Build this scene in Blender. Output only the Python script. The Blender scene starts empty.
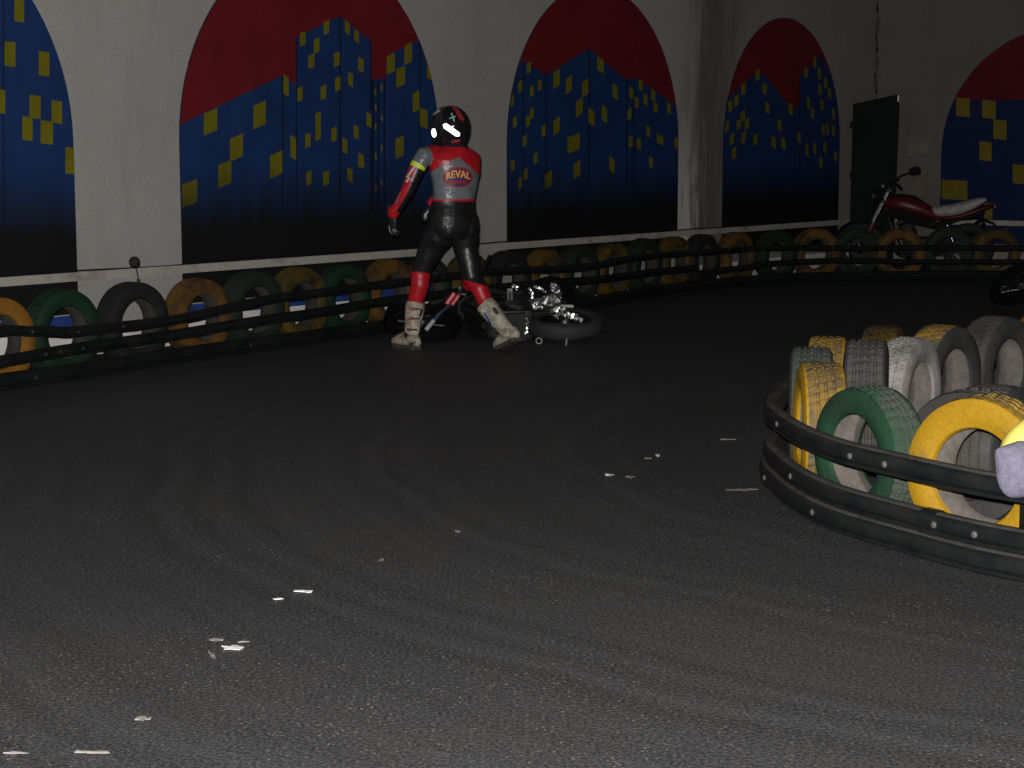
import bpy, bmesh, math, random
from mathutils import Vector, Matrix, noise
from mathutils.bvhtree import BVHTree
random.seed(7)
PI = math.pi
sc = bpy.context.scene
COL = sc.collection

# ------------------------------------------------------------------ camera
F = 1800.0; CX = 512.0; CY = 384.0; HC = 1.42
TH = math.atan((384 - 153) / F)
cs, sn = math.cos(TH), math.sin(TH)
CAM = Vector((0, 0, HC))
def ray(px, py):
    u = (px - CX) / F; v = (CY - py) / F
    return Vector((u, cs + v * sn, -sn + v * cs))
def at(px, py, Y):
    d = ray(px, py); return CAM + d * (Y / d.y)
def atz(px, py, z):
    d = ray(px, py); return CAM + d * ((z - HC) / d.z)
def ground(px, py): return atz(px, py, 0.0)

cd = bpy.data.cameras.new('camera'); cam = bpy.data.objects.new('camera', cd); COL.objects.link(cam)
cam.location = CAM; cam.rotation_euler = (PI / 2 - TH, 0, 0)
cd.sensor_width = 36; cd.lens = 36 * F / 1024; cd.clip_end = 200
sc.camera = cam
sc.view_settings.view_transform = 'Standard'; sc.view_settings.look = 'None'
sc.view_settings.gamma = 1; sc.view_settings.use_curve_mapping = False
sc.view_settings.exposure = 0.0

# ------------------------------------------------------------------ materials
def new_mat(name):
    m = bpy.data.materials.new(name); m.use_nodes = True
    return m, m.node_tree, m.node_tree.nodes['Principled BSDF']
def rgba(c): return (c[0], c[1], c[2], 1)
def nd(t, typ, **kw):
    n = t.nodes.new(typ)
    for k, v in kw.items():
        setattr(n, k, v)
    return n
def ocoord(t):
    return nd(t, 'ShaderNodeTexCoord').outputs['Object']
def rnd_vec(t):
    """object coordinates shifted by the object's random number, so repeats differ"""
    info = nd(t, 'ShaderNodeObjectInfo')
    mul = nd(t, 'ShaderNodeMath', operation='MULTIPLY'); mul.inputs[1].default_value = 37.0
    t.links.new(info.outputs['Random'], mul.inputs[0])
    add = nd(t, 'ShaderNodeVectorMath', operation='ADD')
    t.links.new(ocoord(t), add.inputs[0]); t.links.new(mul.outputs[0], add.inputs[1])
    return add.outputs[0]
def fnoise(t, vec, scale, detail=4, rough=.6):
    n = nd(t, 'ShaderNodeTexNoise'); n.inputs['Scale'].default_value = scale
    n.inputs['Detail'].default_value = detail; n.inputs['Roughness'].default_value = rough
    t.links.new(vec, n.inputs['Vector']); return n.outputs['Fac']
def ramp(t, fac, a, b):
    r = nd(t, 'ShaderNodeMapRange'); r.inputs[1].default_value = a; r.inputs[2].default_value = b
    t.links.new(fac, r.inputs[0]); return r.outputs[0]
def mix(t, fac, a, b):
    m = nd(t, 'ShaderNodeMix', data_type='RGBA')
    if isinstance(fac, (int, float)): m.inputs[0].default_value = fac
    else: t.links.new(fac, m.inputs[0])
    for i, c in ((6, a), (7, b)):
        if isinstance(c, (tuple, list)): m.inputs[i].default_value = rgba(c)
        else: t.links.new(c, m.inputs[i])
    return m.outputs[2]
def bump(t, b, h, strength=.3, dist=.01):
    n = nd(t, 'ShaderNodeBump'); n.inputs['Strength'].default_value = strength; n.inputs['Distance'].default_value = dist
    t.links.new(h, n.inputs['Height']); t.links.new(n.outputs[0], b.inputs['Normal'])
MATS = {}
def plain(name, c, rough=.5, metal=0.0, var=.25, scale=14, bmp=0.0, bscale=60, spec=.5):
    if name in MATS: return MATS[name]
    m, t, b = new_mat(name)
    v = rnd_vec(t)
    n = ramp(t, fnoise(t, v, scale), .3, .7)
    col = mix(t, n, tuple(x * (1 - var) for x in c), tuple(min(1, x * (1 + var)) for x in c))
    t.links.new(col, b.inputs['Base Color'])
    b.inputs['Roughness'].default_value = rough; b.inputs['Metallic'].default_value = metal
    b.inputs['Specular IOR Level'].default_value = spec
    if bmp: bump(t, b, fnoise(t, v, bscale, 6), bmp, .01)
    MATS[name] = m; return m
def worn(name, paint, under, lo, hi, scale=9, rough=.75, bmp=.25, fine=70, sip=0, third=None):
    """paint worn away to what lies under it; sip = number of sipes round a tread"""
    m, t, b = new_mat(name)
    v = rnd_vec(t)
    n = fnoise(t, v, scale, 8, .68)
    col = mix(t, ramp(t, n, lo, hi), under, paint)
    if third:
        col = mix(t, ramp(t, fnoise(t, v, scale * .45, 5), .52, .72), col, third)
    col = mix(t, ramp(t, fnoise(t, v, fine, 5), .25, .75), mix(t, .75, (0, 0, 0), col), col)
    t.links.new(col, b.inputs['Base Color'])
    b.inputs['Roughness'].default_value = rough; b.inputs['Specular IOR Level'].default_value = .3
    h = fnoise(t, v, fine, 6)
    if sip:
        sp = nd(t, 'ShaderNodeSeparateXYZ'); t.links.new(ocoord(t), sp.inputs[0])
        an = nd(t, 'ShaderNodeMath', operation='ARCTAN2')
        t.links.new(sp.outputs[0], an.inputs[0]); t.links.new(sp.outputs[2], an.inputs[1])
        mu = nd(t, 'ShaderNodeMath', operation='MULTIPLY'); mu.inputs[1].default_value = sip
        t.links.new(an.outputs[0], mu.inputs[0])
        yy = nd(t, 'ShaderNodeMath', operation='MULTIPLY_ADD'); yy.inputs[1].default_value = 60
        t.links.new(sp.outputs[1], yy.inputs[0]); t.links.new(mu.outputs[0], yy.inputs[2])
        si = nd(t, 'ShaderNodeMath', operation='SINE'); t.links.new(yy.outputs[0], si.inputs[0])
        rr = ramp(t, si.outputs[0], -.9, -.5)
        ad = nd(t, 'ShaderNodeMath', operation='MULTIPLY_ADD'); ad.inputs[1].default_value = .35
        t.links.new(h, ad.inputs[0]); t.links.new(rr, ad.inputs[2]); h = ad.outputs[0]
    bump(t, b, h, bmp, .012)
    MATS[name] = m; return m

# ------------------------------------------------------------------ object helpers
def obj(name, bm_or_me, mats=None, parent=None, smooth=False, loc=None):
    if isinstance(bm_or_me, bmesh.types.BMesh):
        bmesh.ops.recalc_face_normals(bm_or_me, faces=bm_or_me.faces)
        me = bpy.data.meshes.new(name); bm_or_me.to_mesh(me); bm_or_me.free()
    else: me = bm_or_me
    if mats is not None and not me.materials:
        for m in (mats if isinstance(mats, (list, tuple)) else [mats]): me.materials.append(m)
    if smooth:
        for p in me.polygons: p.use_smooth = True
        try: me.set_sharp_from_angle(angle=math.radians(42))
        except Exception: pass
    o = bpy.data.objects.new(name, me); COL.objects.link(o)
    if parent is not None: o.parent = parent
    if loc is not None: o.location = loc
    return o
def tag(o, label, cat, group=None, kind=None):
    o['label'] = label; o['category'] = cat
    if group: o['group'] = group
    if kind: o['kind'] = kind
    return o
def struct(o): o['kind'] = 'structure'; return o
def empty(name, loc=(0, 0, 0)):
    o = bpy.data.objects.new(name, None); COL.objects.link(o); o.location = loc; o.empty_display_size = .1; return o

def add_box(bm, c, s, M=None, bev=0.0, mi=0):
    r = bmesh.ops.create_cube(bm, size=1.0)
    vs = r['verts']
    for v in vs: v.co = Vector((v.co.x * s[0], v.co.y * s[1], v.co.z * s[2]))
    if bev:
        es = list({e for v in vs for e in v.link_edges})
        rr = bmesh.ops.bevel(bm, geom=es, offset=bev, segments=2, affect='EDGES', profile=.6)
        vs = list({v for f in rr['faces'] for v in f.verts} | {v for v in vs if v.is_valid})
    for v in vs:
        p = v.co.copy()
        if M is not None: p = M @ p
        v.co = p + Vector(c)
    return vs
def frame(t, ref):
    t = t.normalized()
    s = ref - t * ref.dot(t)
    if s.length < 1e-5:
        ref = Vector((1, 0, 0)) if abs(t.x) < .9 else Vector((0, 1, 0)); s = ref - t * ref.dot(t)
    s.normalize(); return s, t.cross(s)
def loft(bm, pts, radii, ref=(1, 0, 0), n=16, cap=True, mi=0, round_cap=False, closed=False):
    """rings along pts; radii entries r or (a, b): a along ref, b across"""
    pts = [Vector(p) for p in pts]; rings = []
    refs = ref if isinstance(ref, list) else [Vector(ref)] * len(pts)
    N = len(pts)
    P, R, T, RF = [], [], [], []
    for i, p in enumerate(pts):
        if closed: t = pts[(i + 1) % N] - pts[(i - 1) % N]
        else: t = (pts[min(i + 1, N - 1)] - pts[max(i - 1, 0)])
        r = radii[i] if isinstance(radii, (list, tuple)) else radii
        if not isinstance(r, (tuple, list)): r = (r, r)
        P.append(p); R.append(r); T.append(t.normalized()); RF.append(Vector(refs[i]))
    if round_cap:
        def capr(k, sgn):
            out = []
            for a in (.35, .7, .93):
                h = math.sin(a * PI / 2); w = math.cos(a * PI / 2)
                rr = min(R[k]) * .9
                out.append((P[k] + T[k] * sgn * rr * h, (R[k][0] * w, R[k][1] * w), T[k], RF[k]))
            return out
        a = capr(0, -1)[::-1]; b = capr(N - 1, 1)
        P = [x[0] for x in a] + P + [x[0] for x in b]; R = [x[1] for x in a] + R + [x[1] for x in b]
        T = [x[2] for x in a] + T + [x[2] for x in b]; RF = [x[3] for x in a] + RF + [x[3] for x in b]
    for p, r, t, rf in zip(P, R, T, RF):
        s, o = frame(t, rf)
        rings.append([bm.verts.new(p + s * (r[0] * math.cos(2 * PI * k / n)) + o * (r[1] * math.sin(2 * PI * k / n))) for k in range(n)])
    M = len(rings)
    fs = []
    for i in range(M if closed else M - 1):
        A, B = rings[i], rings[(i + 1) % M]
        for k in range(n):
            fs.append(bm.faces.new((A[k], A[(k + 1) % n], B[(k + 1) % n], B[k])))
    if cap and not closed:
        fs.append(bm.faces.new(rings[0][::-1])); fs.append(bm.faces.new(rings[-1]))
    for f in fs: f.material_index = mi
    return fs
def smooth_path(pts, sub=6):
    pts = [Vector(p) for p in pts]; out = []
    for i in range(len(pts) - 1):
        p0 = pts[max(i - 1, 0)]; p1 = pts[i]; p2 = pts[i + 1]; p3 = pts[min(i + 2, len(pts) - 1)]
        for k in range(sub):
            t = k / sub
            out.append(.5 * ((2 * p1) + (-p0 + p2) * t + (2 * p0 - 5 * p1 + 4 * p2 - p3) * t * t + (-p0 + 3 * p1 - 3 * p2 + p3) * t ** 3))
    out.append(pts[-1]); return out
def tube(bm, pts, r, n=10, sub=0, mi=0, ref=(0, 0, 1)):
    if sub: pts = smooth_path(pts, sub)
    return loft(bm, pts, r if isinstance(r, (int, float)) else r, ref, n, mi=mi)
def revolve(bm, prof, axis='Y', n=48, mis=None, closed=False, M=None, fn=None):
    """prof: list (a, r): a along the axis, r radius"""
    rings = []
    for j in range(n):
        th = 2 * PI * j / n; ring = []
        for k, (a, r) in enumerate(prof):
            if fn: r = fn(k, j, r)
            p = Vector((r * math.sin(th), a, r * math.cos(th)))
            if axis == 'Z': p = Vector((r * math.cos(th), r * math.sin(th), a))
            if axis == 'X': p = Vector((a, r * math.cos(th), r * math.sin(th)))
            if M is not None: p = M @ p
            ring.append(bm.verts.new(p))
        rings.append(ring)
    K = len(prof)
    for j in range(n):
        A, B = rings[j], rings[(j + 1) % n]
        for k in range(K if closed else K - 1):
            f = bm.faces.new((A[k], A[(k + 1) % K], B[(k + 1) % K], B[k]))
            if mis: f.material_index = mis[k]
    if not closed:
        for k in (0, K - 1):
            if prof[k][1] > 1e-4:
                f = bm.faces.new([rings[j][k] for j in range(n)])
                if mis: f.material_index = mis[min(k, K - 2)]
    return rings
def modded(bm, name, voxel=None, smooth_it=0, sub=0, dec=None):
    """run remesh / smooth / subdivision over a bmesh and hand back the finished mesh"""
    bmesh.ops.recalc_face_normals(bm, faces=bm.faces)
    me = bpy.data.meshes.new(name); bm.to_mesh(me); bm.free()
    o = bpy.data.objects.new('temporary', me); COL.objects.link(o)
    if voxel:
        r = o.modifiers.new('r', 'REMESH'); r.mode = 'VOXEL'; r.voxel_size = voxel; r.use_smooth_shade = True
    if smooth_it:
        s = o.modifiers.new('s', 'SMOOTH'); s.factor = .5; s.iterations = smooth_it
    if sub:
        s = o.modifiers.new('u', 'SUBSURF'); s.levels = sub; s.render_levels = sub
    dg = bpy.context.evaluated_depsgraph_get(); dg.update()
    me2 = bpy.data.meshes.new_from_object(o.evaluated_get(dg)); me2.name = name
    bpy.data.objects.remove(o); bpy.data.meshes.remove(me)
    me2.materials.clear()
    for p in me2.polygons: p.use_smooth = True
    return me2
def bvh_of(me):
    return BVHTree.FromPolygons([v.co for v in me.vertices], [p.vertices[:] for p in me.polygons])

# ------------------------------------------------------------------ setting
WD = Vector((.5828, .8126, 0)); WN = Vector((.8126, -.5828, 0)); W0 = Vector((-3.949, 11.38, 0))
BD = Vector((.8126, -.5828, 0)); BN = Vector((-.5828, -.8126, 0)); CO = W0 + WD * 14.75
def onwall(px, py, o, d, n):
    r = ray(px, py); k = (o - CAM).dot(n) / r.dot(n); p = CAM + r * k
    return ((p - o).dot(d), p.z)
def wallL(px, py): return onwall(px, py, W0, WD, WN)
def wallB(px, py): return onwall(px, py, CO, BD, BN)

def wall_mat(name, a, b, stain, patch, pillar=False):
    m, t, bs = new_mat(name)
    v = ocoord(t)
    n = ramp(t, fnoise(t, v, .9, 8, .65), .3, .72)
    col = mix(t, n, a, b)
    mp = nd(t, 'ShaderNodeMapping'); mp.inputs['Scale'].default_value = (3.2, 3.2, .55)
    t.links.new(v, mp.inputs[0])
    col = mix(t, ramp(t, fnoise(t, mp.outputs[0], 1.6, 7, .7), .52, .75), col, stain)
    col = mix(t, ramp(t, fnoise(t, v, 2.6, 9, .72), .66, .7), col, patch)
    col = mix(t, ramp(t, fnoise(t, v, 45, 4), .3, .8), col, tuple(x * .9 for x in a))
    if pillar:      # old water damage down one pillar: dark damp with pale streaks at its left side; beyond it, painted flash falloff
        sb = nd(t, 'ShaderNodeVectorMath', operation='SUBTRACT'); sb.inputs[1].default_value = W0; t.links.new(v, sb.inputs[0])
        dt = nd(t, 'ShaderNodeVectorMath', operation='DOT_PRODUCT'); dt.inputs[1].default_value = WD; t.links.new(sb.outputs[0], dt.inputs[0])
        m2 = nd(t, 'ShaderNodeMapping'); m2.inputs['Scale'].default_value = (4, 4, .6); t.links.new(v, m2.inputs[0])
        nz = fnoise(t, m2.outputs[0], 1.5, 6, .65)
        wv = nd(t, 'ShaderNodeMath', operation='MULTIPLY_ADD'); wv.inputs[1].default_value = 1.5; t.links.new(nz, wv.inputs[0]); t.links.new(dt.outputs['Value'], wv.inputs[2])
        a1 = ramp(t, wv.outputs[0], 10.75, 11.15); a2 = nd(t, 'ShaderNodeMapRange'); a2.inputs[1].default_value = 12.1; a2.inputs[2].default_value = 11.4; a2.inputs[3].default_value = .38; t.links.new(wv.outputs[0], a2.inputs[0]); a2 = a2.outputs[0]  # tone stays darker past the damp, imitating the flash fading with distance
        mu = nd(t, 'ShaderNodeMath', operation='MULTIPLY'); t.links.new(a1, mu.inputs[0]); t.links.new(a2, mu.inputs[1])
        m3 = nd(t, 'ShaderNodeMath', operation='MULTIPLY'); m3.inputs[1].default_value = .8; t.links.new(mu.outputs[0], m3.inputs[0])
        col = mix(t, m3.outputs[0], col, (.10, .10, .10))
        b1 = ramp(t, wv.outputs[0], 10.4, 10.6); b2 = ramp(t, wv.outputs[0], 11.0, 10.75)
        sz = nd(t, 'ShaderNodeSeparateXYZ'); t.links.new(v, sz.inputs[0])
        b3 = ramp(t, sz.outputs[2], 1.9, .9)
        mb = nd(t, 'ShaderNodeMath', operation='MULTIPLY'); t.links.new(b1, mb.inputs[0]); t.links.new(b2, mb.inputs[1])
        mc = nd(t, 'ShaderNodeMath', operation='MULTIPLY'); t.links.new(mb.outputs[0], mc.inputs[0]); t.links.new(b3, mc.inputs[1])
        col = mix(t, mc.outputs[0], col, (.66, .64, .61))
    t.links.new(col, bs.inputs['Base Color']); bs.inputs['Roughness'].default_value = .85
    bs.inputs['Specular IOR Level'].default_value = .2
    bump(t, bs, fnoise(t, v, 26, 8), .18, .02)
    return m
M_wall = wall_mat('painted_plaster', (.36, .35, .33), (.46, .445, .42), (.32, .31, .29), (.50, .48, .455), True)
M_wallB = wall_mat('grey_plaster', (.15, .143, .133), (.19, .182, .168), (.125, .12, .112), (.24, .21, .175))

def slab(o, d, n, t0, t1, z0, z1, a0, a1):
    bm = bmesh.new(); vs = []
    for a in (a0, a1):
        for (t, z) in ((t0, z0), (t1, z0), (t1, z1), (t0, z1)):
            p = o + d * t + n * a; vs.append(bm.verts.new((p.x, p.y, z)))
    for q in ((0, 1, 2, 3), (7, 6, 5, 4), (0, 4, 5, 1), (1, 5, 6, 2), (2, 6, 7, 3), (3, 7, 4, 0)):
        bm.faces.new([vs[i] for i in q])
    return bm
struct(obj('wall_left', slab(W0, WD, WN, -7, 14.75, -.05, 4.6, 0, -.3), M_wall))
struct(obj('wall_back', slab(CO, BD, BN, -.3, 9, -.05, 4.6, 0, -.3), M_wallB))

def floor_mat():
    m, t, b = new_mat('asphalt')
    v = ocoord(t)
    base = mix(t, ramp(t, fnoise(t, v, .55, 5), .3, .7), (.080, .081, .092), (.108, .104, .102))
    # rubbered racing line: arcs about the tyre island
    sub = nd(t, 'ShaderNodeVectorMath', operation='SUBTRACT'); sub.inputs[1].default_value = (3.4, 8.6, 0)
    t.links.new(v, sub.inputs[0])
    wob = nd(t, 'ShaderNodeVectorMath', operation='LENGTH'); t.links.new(sub.outputs[0], wob.inputs[0])
    ad = nd(t, 'ShaderNodeMath', operation='MULTIPLY_ADD'); ad.inputs[1].default_value = .5
    t.links.new(fnoise(t, v, .5, 2), ad.inputs[0]); t.links.new(wob.outputs['Value'], ad.inputs[2])
    cmb = nd(t, 'ShaderNodeCombineXYZ'); t.links.new(ad.outputs[0], cmb.inputs[0])
    rings = fnoise(t, cmb.outputs[0], 5.5, 5, .7)
    base = mix(t, ramp(t, rings, .3, .75), mix(t, .25, (0, 0, 0), base), base)
    broad = fnoise(t, cmb.outputs[0], .8, 2)
    base = mix(t, ramp(t, broad, .34, .66), mix(t, .42, (.012, .012, .014), base), base)
    # aggregate showing through
    vo = nd(t, 'ShaderNodeTexVoronoi'); vo.inputs['Scale'].default_value = 75; vo.inputs['Randomness'].default_value = 1
    t.links.new(v, vo.inputs['Vector'])
    spk = ramp(t, vo.outputs['Distance'], .34, .2)
    gate = ramp(t, vo.outputs['Color'], .58, .9)
    big = ramp(t, fnoise(t, v, .8, 4), .36, .6)
    g2 = nd(t, 'ShaderNodeMath', operation='MULTIPLY'); t.links.new(spk, g2.inputs[0]); t.links.new(gate, g2.inputs[1])
    g3 = nd(t, 'ShaderNodeMath', operation='MULTIPLY'); t.links.new(g2.outputs[0], g3.inputs[0]); t.links.new(big, g3.inputs[1])
    base = mix(t, g3.outputs[0], base, (.42, .41, .39))
    grain = ramp(t, fnoise(t, v, 95, 3), .4, .72)
    base = mix(t, grain, mix(t, .6, (0, 0, 0), base), mix(t, .2, base, (.36, .35, .34)))
    t.links.new(base, b.inputs['Base Color'])
    b.inputs['Roughness'].default_value = .62; b.inputs['Specular IOR Level'].default_value = .35
    h = nd(t, 'ShaderNodeMath', operation='MULTIPLY_ADD'); h.inputs[1].default_value = .6
    t.links.new(fnoise(t, v, 60, 3), h.inputs[0]); t.links.new(fnoise(t, v, 170, 4), h.inputs[2])
    bump(t, b, h.outputs[0], .38, .012)
    return m
bm = bmesh.new()
for p in ((-12, 0, 0), (16, 0, 0), (16, 27, 0), (-12, 27, 0)): bm.verts.new(p)
bm.faces.new(bm.verts[:])
r = bmesh.ops.extrude_face_region(bm, geom=bm.faces[:])
for g in r['geom']:
    if isinstance(g, bmesh.types.BMVert): g.co.z -= .1
struct(obj('floor', bm, floor_mat()))

# pale board along both walls
M_board = worn('weathered_pale_wood', (.50, .465, .41), (.24, .22, .20), .28, .5, 3.2, .8, .2, 30)
for nm, o, d, n, t0, t1 in (('trim_1', W0, WD, WN, -6, 14.72), ('trim_2', CO, BD, BN, .03, 8)):
    bm = slab(o, d, n, t0, t1, .53, .592, .0, .03)
    struct(obj(nm, bm, M_board))
# dark cable lying on top of the board
bm = bmesh.new()
pts = [W0 + WD * (-6 + k * .25) + WN * (.022 + .004 * math.sin(k * 1.7)) + Vector((0, 0, .598 + .006 * math.sin(k * .9))) for k in range(72)]
tube(bm, pts, .006, 6)
M_black_rubber = plain('black_rubber_hose', (.012, .012, .013), .5)
tag(obj('cable', bm, M_black_rubber, smooth=True), 'thin dark cable running along the top of the pale wall board', 'cable')
# old conduit down the corner
bm = bmesh.new(); cp = CO + WN * .03 + BN * .03
tube(bm, [(cp.x + .012 * math.sin(k * 2.3), cp.y, 2.05 + k * .17) for k in range(16)], [.016 + .006 * (k % 3 == 0) for k in range(16)], 8)
tag(obj('conduit', bm, plain('dark_dusty_conduit', (.075, .072, .068), .8), smooth=True), 'thin dark conduit running down the room corner above the dark board', 'conduit')
# skirting at the wall foot, white with blue panels under the painted arches
M_white_skirt = plain('white_paint_scuffed', (.80, .77, .73), .7, var=.12, scale=6)
M_blue_skirt = plain('blue_paint_scuffed', (.02, .05, .22), .6, var=.3, scale=6)
bm = slab(W0, WD, WN, -6, 14.7, .0, .20, .0, .02)
struct(obj('baseboard_left', bm, M_white_skirt))
for i, (a, b) in enumerate(((-1.5, 1.5), (2.6, 5.6))):
    struct(obj('trim_%d' % (i + 3), slab(W0, WD, WN, a, b, .20, .29, .0, .022), M_blue_skirt))
struct(obj('baseboard_back', slab(CO, BD, BN, .03, 8, .0, .2, .0, .02), plain('grey_skirting_paint', (.28, .26, .24), .8)))

# ------------------------------------------------------------------ murals
def mural_mat(name, c, fade, var=.18):
    m, t, b = new_mat(name)
    v = ocoord(t)
    col = mix(t, ramp(t, fnoise(t, v, 3.0, 7, .7), .3, .7), tuple(x * (1 - var) for x in c), tuple(x * (1 + var) for x in c))
    if fade:   # sooty black paint rolled over the foot of the painting, with a ragged edge
        sp = nd(t, 'ShaderNodeSeparateXYZ'); t.links.new(v, sp.inputs[0])
        mp = nd(t, 'ShaderNodeMapping'); mp.inputs['Scale'].default_value = (5, 5, .8); t.links.new(v, mp.inputs[0])
        ad = nd(t, 'ShaderNodeMath', operation='MULTIPLY_ADD'); ad.inputs[1].default_value = .32
        t.links.new(fnoise(t, mp.outputs[0], 1.4, 6), ad.inputs[0]); t.links.new(sp.outputs[2], ad.inputs[2])
        col = mix(t, ramp(t, ad.outputs[0], 1.03, 1.48), (.0075, .008, .009), col)
    t.links.new(col, b.inputs['Base Color']); b.inputs['Roughness'].default_value = .7
    b.inputs['Specular IOR Level'].default_value = .25
    bump(t, b, fnoise(t, v, 26, 7), .12, .02)
    return m
MUR_F = [mural_mat('mural_red', (.150, .009, .015), True), mural_mat('mural_blue', (.011, .036, .128), True),
         mural_mat('mural_yellow', (.17, .15, .006), True), mural_mat('mural_line', (.006, .012, .036), True)]
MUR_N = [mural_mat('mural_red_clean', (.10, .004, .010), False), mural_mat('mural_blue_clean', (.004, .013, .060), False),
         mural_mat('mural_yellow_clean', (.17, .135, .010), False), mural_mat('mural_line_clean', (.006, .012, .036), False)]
def clip_convex(poly, clip):
    out = poly
    for i in range(len(clip)):
        a, b = clip[i], clip[(i + 1) % len(clip)]; inp = out; out = []
        def side(p): return (b[0] - a[0]) * (p[1] - a[1]) - (b[1] - a[1]) * (p[0] - a[0])
        for j in range(len(inp)):
            p, q = inp[j], inp[(j + 1) % len(inp)]; sp, sq = side(p), side(q)
            if sp >= 0: out.append(p)
            if (sp >= 0) != (sq >= 0):
                k = sp / (sp - sq); out.append((p[0] + (q[0] - p[0]) * k, p[1] + (q[1] - p[1]) * k))
        if not out: return []
    return out
def mural(t0, t1, o, d, n, wfun, polys, mats, label, zs=1.505):
    r = (t1 - t0) / 2; c = (t0 + t1) / 2
    arch = [(t0, .3), (t1, .3)] + [(c + r * math.cos(a), zs + r * math.sin(a)) for a in [PI * k / 40 for k in range(41)]]
    bm = bmesh.new()
    def put(poly, off, mi):
        if len(poly) < 3: return
        vs = [bm.verts.new((o + d * t + n * off).to_tuple()[:2] + (z,)) for t, z in poly]
        try: f = bm.faces.new(vs); f.material_index = mi
        except ValueError: return
        return vs
    front = put(arch, .012, 0)
    back = [bm.verts.new((o + d * t - n * .01).to_tuple()[:2] + (z,)) for t, z in arch]
    k = len(arch)
    for i in range(k):
        f = bm.faces.new((front[i], front[(i + 1) % k], back[(i + 1) % k], back[i])); f.material_index = 3
    off = .0135
    for mi, poly in polys:
        q = [wfun(*p) for p in poly] if wfun else poly
        # counter-clockwise
        ar = sum(q[i][0] * q[(i + 1) % len(q)][1] - q[(i + 1) % len(q)][0] * q[i][1] for i in range(len(q)))
        if ar < 0: q = q[::-1]
        if mi == 1: put(clip_convex(q, arch), .0135, 1)
        else: put(clip_convex(q, arch), .015 if mi == 3 else .0165, mi)
    me = bpy.data.meshes.new('arched_mural'); bm.to_mesh(me); bm.free()
    ob = obj('arched_mural', me, mats)
    tag(ob, label, 'mural', 'arched city murals on the walls'); return ob
def zoomer(ox, oy, s): return lambda x, y: (ox + x / s, oy + y / s)
def win(z, x0, x1, y0, y1, sk=0):   # sk: vertical skew in zoom px across the window
    return (2, [z(x0, y0 + sk / 2), z(x1, y0 - sk / 2), z(x1, y1 - sk / 2), z(x0, y1 + sk / 2)])
def vline(z, x, y0, y1, w=3): return (3, [z(x - w / 2, y0), z(x + w / 2, y0), z(x + w / 2, y1), z(x - w / 2, y1)])
# first mural (cut by the left edge)
z = zoomer(0, 0, 2.744)
P = [(1, [z(-700, -300), z(300, -300), z(300, 900), z(-700, 900)]), vline(z, 6, -200, 700, 4)]
for w in ((35, 62, 0, 60), (8, 38, 115, 182), (102, 131, 142, 208), (77, 107, 262, 325), (137, 166, 277, 338), (57, 85, 320, 385),
          (107, 141, 332, 395), (175, 206, 405, 477), (-24, 10, 245, 310), (-60, -30, 60, 120), (-70, -40, 330, 390)): P.append(win(z, *w, -4))
mural(-1.55, 1.53, W0, WD, WN, wallL, P, MUR_F, 'arched mural of blue tower with large yellow windows, cut by left photo edge')
# second
z = zoomer(170, 0, 2.843); B = 900
P = [(1, [z(0, 366), z(315, 215), z(315, B), z(0, B)]), (1, [z(315, 215), z(356, 242), z(356, B), z(315, B)]),
     (1, [z(355, 105), z(479, 47), z(479, B), z(355, B)]), (1, [z(479, 47), z(567, 115), z(567, B), z(479, B)]),
     (1, [z(567, 228), z(612, 222), z(612, B), z(567, B)]), (1, [z(612, 160), z(705, 113), z(705, B), z(612, B)]),
     (1, [z(705, 113), z(800, 190), z(800, B), z(705, B)]),
     vline(z, 316, 217, 620, 5), vline(z, 356, 110, 620, 4), vline(z, 480, 48, 560, 5), vline(z, 567, 118, 600, 4), vline(z, 573, 228, 600, 6),
     vline(z, 588, 228, 600, 5), vline(z, 606, 228, 600, 5), vline(z, 706, 115, 520, 4)]
for w in ((92, 130, 315, 378), (233, 268, 293, 360), (166, 203, 387, 452), (133, 170, 462, 527), (280, 315, 435, 500), (30, 73, 517, 583)): P.append(win(z, *w, 16))
for w in ((318, 333, 215, 270), (338, 354, 388, 450), (493, 507, 62, 97), (519, 533, 85, 120)): P.append(win(z, *w, -10))
for w in ((365, 381, 92, 130), (433, 448, 60, 97), (404, 420, 110, 150), (389, 406, 155, 193), (462, 478, 150, 188), (358, 373, 248, 287), (424, 440, 243, 282),
          (465, 480, 220, 258), (409, 424, 320, 398), (380, 395, 380, 418), (455, 469, 363, 402), (383, 398, 487, 526), (431, 448, 487, 526)): P.append(win(z, *w, 6))
for w in ((531, 546, 165, 203), (502, 516, 207, 245), (554, 568, 322, 360), (518, 532, 357, 394), (486, 500, 395, 435), (531, 547, 438, 476), (500, 515, 480, 517)): P.append(win(z, *w, -7))
for w in ((612, 635, 155, 208), (662, 684, 125, 180), (639, 664, 192, 245), (686, 705, 262, 315), (637, 660, 390, 447)): P.append(win(z, *w, 10))
for w in ((726, 742, 178, 225), (706, 728, 310, 362)): P.append(win(z, *w, -10))
for (x, y) in ((579, 262), (597, 250), (581, 305), (598, 335), (580, 360), (581, 445), (598, 420), (581, 535), (597, 520)): P.append(win(z, x - 2.5, x + 2.5, y - 9, y + 9, -3))
mural(2.546, 5.66, W0, WD, WN, wallL, P, MUR_F, 'large arched mural of blue towers under red sky behind the rider')
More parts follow.
